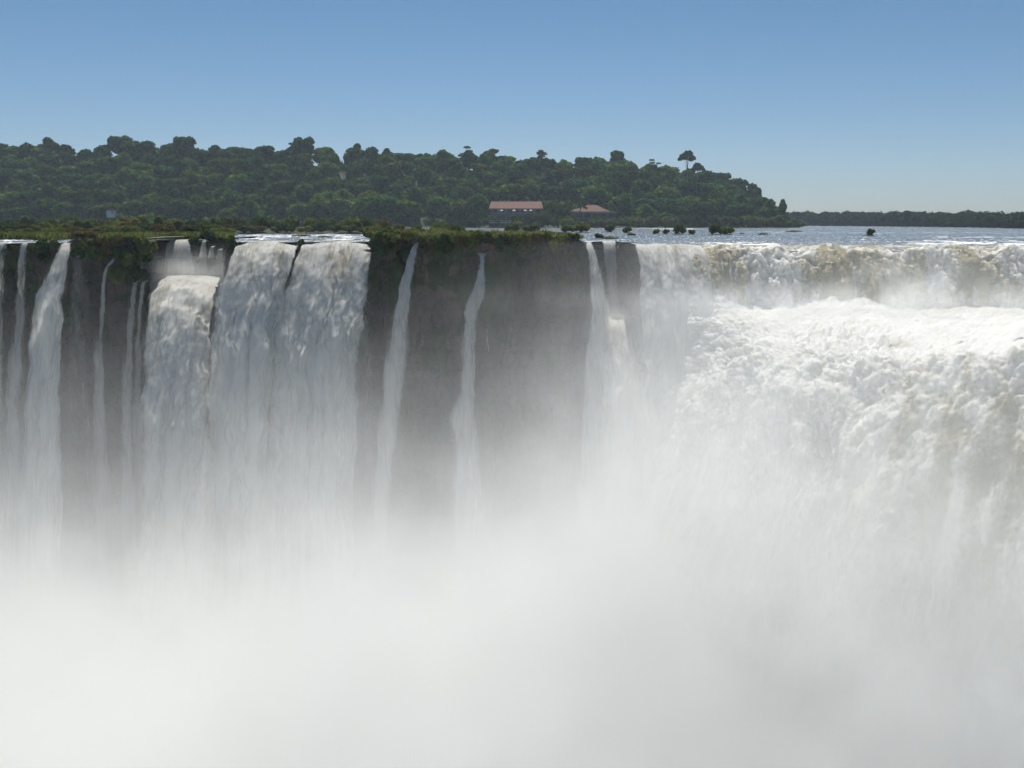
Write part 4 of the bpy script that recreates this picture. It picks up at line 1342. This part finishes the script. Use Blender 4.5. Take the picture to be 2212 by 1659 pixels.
def buildings():
    D = 572.0
    X = lambda v: ray(v, 450)[0] * D
    Z = lambda y: at(1200, y, D)[2]
    e = link('visitor_building', None, loc=(X(1115), D, 0))
    tag(e, 'long low building with a straight red tiled roof among the trees', 'building')
    ox = X(1115)
    x0, x1 = X(1056) - ox, X(1172) - ox
    part('wall', box_geo(x0 + .8, x1 - .5, 1.2, 12, -.5, Z(450) - .05), M_WALL, e)
    rf = part('roof', hip(x0, x1, 0, 13.5, Z(450), Z(434.5), 1.0, .5), M_TILE, e)
    for v in (1079, 1089, 1098):
        part('roof_vent', box_geo(X(v) - ox - .25, X(v) - ox + .25, 6.2, 6.8, Z(436), Z(431.5)), M_CONC, rf)
    for k in range(7):
        xa = x0 + 2.2 + k * 4.0
        part('window', box_geo(xa, xa + 2.6, 1.1, 1.3, Z(458), Z(452)), M_DARK, e)
    e2 = link('pavilion', None, loc=(X(1285), D - 6, 0))
    tag(e2, 'building with a hipped red tiled roof and pale eaves beside the palm', 'building')
    D2 = D - 6
    X2 = lambda v: ray(v, 450)[0] * D2 - X(1285)
    Z2 = lambda y: at(1285, y, D2)[2]
    part('roof', hip(X2(1233), X2(1318), 0, 12, Z2(456.5), Z2(442), 7.5, 7.5), M_TILE, e2)
    part('fascia', box_geo(X2(1232), X2(1331), -.3, 12.3, Z2(458.6), Z2(456.8)), M_CONC, e2)
    part('wall', box_geo(X2(1238), X2(1330), .9, 11, -.5, Z2(458.7)), M_WALL, e2)
    for k in range(5):
        xa = X2(1245) + k * 4.6
        part('window', box_geo(xa, xa + 3.2, .8, .95, Z2(470), Z2(461.5)), M_DARK, e2)
    k = link('kiosk', None, loc=at(237, 458, 566))
    tag(k, 'small white hut with a red panel half hidden in the trees on the left', 'hut')
    part('wall', box_geo(-1.9, 1.9, 0, 3.5, -3, .75), M_WHITE, k)
    part('roof', box_geo(-2.1, 2.1, -.3, 3.8, .76, 1.0), M_CONC, k)
    part('red_panel', box_geo(.9, 1.6, -.12, -.02, -.7, .6), M_REDS, k)
    # parasols on the terrace
    def parasol_geo():
        n = 8
        th = np.linspace(0, 2 * np.pi, n, endpoint=False)
        V = [(1.05 * math.cos(t), 1.05 * math.sin(t), 2.2) for t in th] + [(1.05 * math.cos(t), 1.05 * math.sin(t), 2.05) for t in th] + [(.1 * math.cos(t), .1 * math.sin(t), 2.95) for t in th]
        Q = [(i + n, (i + 1) % n + n, (i + 1) % n, i) for i in range(n)] + [(i, (i + 1) % n, (i + 1) % n + 2 * n, i + 2 * n) for i in range(n)]
        return np.array(V), np.array(Q)
    cm = mesh('canopy', *parasol_geo(), M_CONC, smooth=False)
    pm = mesh('pole', *tube_geo([(0, 0, 0), (0, 0, 2.9)], [.05, .05], 6), M_CONC)
    dz = Z(464)
    t = link('terrace', None, loc=(X(1115), D - 14, 0))
    tag(t, 'stone terrace with white parasols under the long red roof', 'terrace')
    part('slab', box_geo(x0, x1, 0, 14, -1, dz), M_WALL, t)
    for i, (v, lb) in enumerate(((1083, 'leftmost white parasol on the terrace'), (1110, 'second white parasol from left on the terrace'), (1134, 'third white parasol from left on the terrace'), (1146, 'rightmost white parasol on the terrace'))):
        ee = link('parasol', None, loc=(ray(v, 458)[0] * (D - 10), D - 10, dz))
        link('canopy', cm, ee)
        link('pole', pm, ee)
        tag(ee, lb, 'parasol', 'white parasols on the terrace')
    # viewing deck
    dk = link('viewing_deck', None, loc=(ray(1080, 478)[0] * 545, 545, 0))
    tag(dk, 'railed viewing deck at the waterline below the long red roof', 'deck')
    W = 45 / 2.159 / F * 545 / 2
    zd = at(1080, 480, 545)[2]
    part('platform', box_geo(-W, W, 0, 5, zd - .3, zd), M_CONC, dk)
    part('railing', join([box_geo(-W, W, 0, .06, zd + 1.0, zd + 1.1), box_geo(-W, W, 0, .06, zd + .5, zd + .56)]), M_CONC, dk)
    for i in range(10):
        xx = -W + .05 + i * (2 * W - .1) / 9
        part('post', box_geo(xx - .06, xx + .06, .07, .15, -1.5, zd + 1.1), M_CONC, dk)
    # lamp
    lx, ly, lz = at(1249.5, 454, 556)
    lp = link('street_lamp', None, loc=(lx, ly, 0))
    tag(lp, 'white globe lamp on a post in front of the hipped roof', 'lamp')
    part('pole', tube_geo([(0, 0, 0), (0, 0, lz)], [.12, .08], 6), M_CONC, lp)
    part('globe', ellipsoid((0, 0, lz + .3), (.6, .6, .6), np.random.default_rng(1), 14, 9, 0), M_WHITE, lp)
    # palm
    x, y, z = at(1256, 443, 560)
    pr = link('palm_tree', None, loc=(x - 1.2, y, 0))
    tag(pr, 'leaning palm in front of the hipped red roof', 'tree')
    link('trunk', mesh('trunk', *tube_geo([(0, 0, -.5), (.2, 0, z * .5), (.9, 0, z - .5), (1.2, 0, z)], [.35, .28, .22, .2]), BARK), pr)
    rng = np.random.default_rng(4)
    pp = []
    for i in range(22):
        th = rng.uniform(0, 6.28)
        el = rng.uniform(-.2, 1.2)
        L = rng.uniform(2.2, 3.4)
        for s in np.linspace(.15, 1, 7):
            c = np.array([1.2 + math.cos(th) * math.cos(el) * L * s, math.sin(th) * math.cos(el) * L * s, z + math.sin(el) * L * s - 1.3 * s * s])
            V, Q = cards(c[None] + rng.normal(size=(4, 3)) * .15, rng.normal(size=(4, 3)), .6, rng)
            pp.append((V, Q))
    link('crown', mesh('crown', *join(pp), LEAF['dark green'], smooth=False), pr)


buildings()


# ------------------------------------------------------------------ air
def air():
    t = NT('air')
    v = t.n('ShaderNodeVolumePrincipled', {'Color': rgb(.72, .86, 1.0), 'Density': 0.00013, 'Anisotropy': .2})
    t.t.links.new(v.outputs[0], t.out.inputs['Volume'])
    V, Q = box_geo(-1500, 1500, -60, 1560, -90, 95)
    tag(link('haze', mesh('haze', V, Q, t.m, smooth=False)), 'thin blue haze over the river valley', 'haze', kind='stuff')


air()
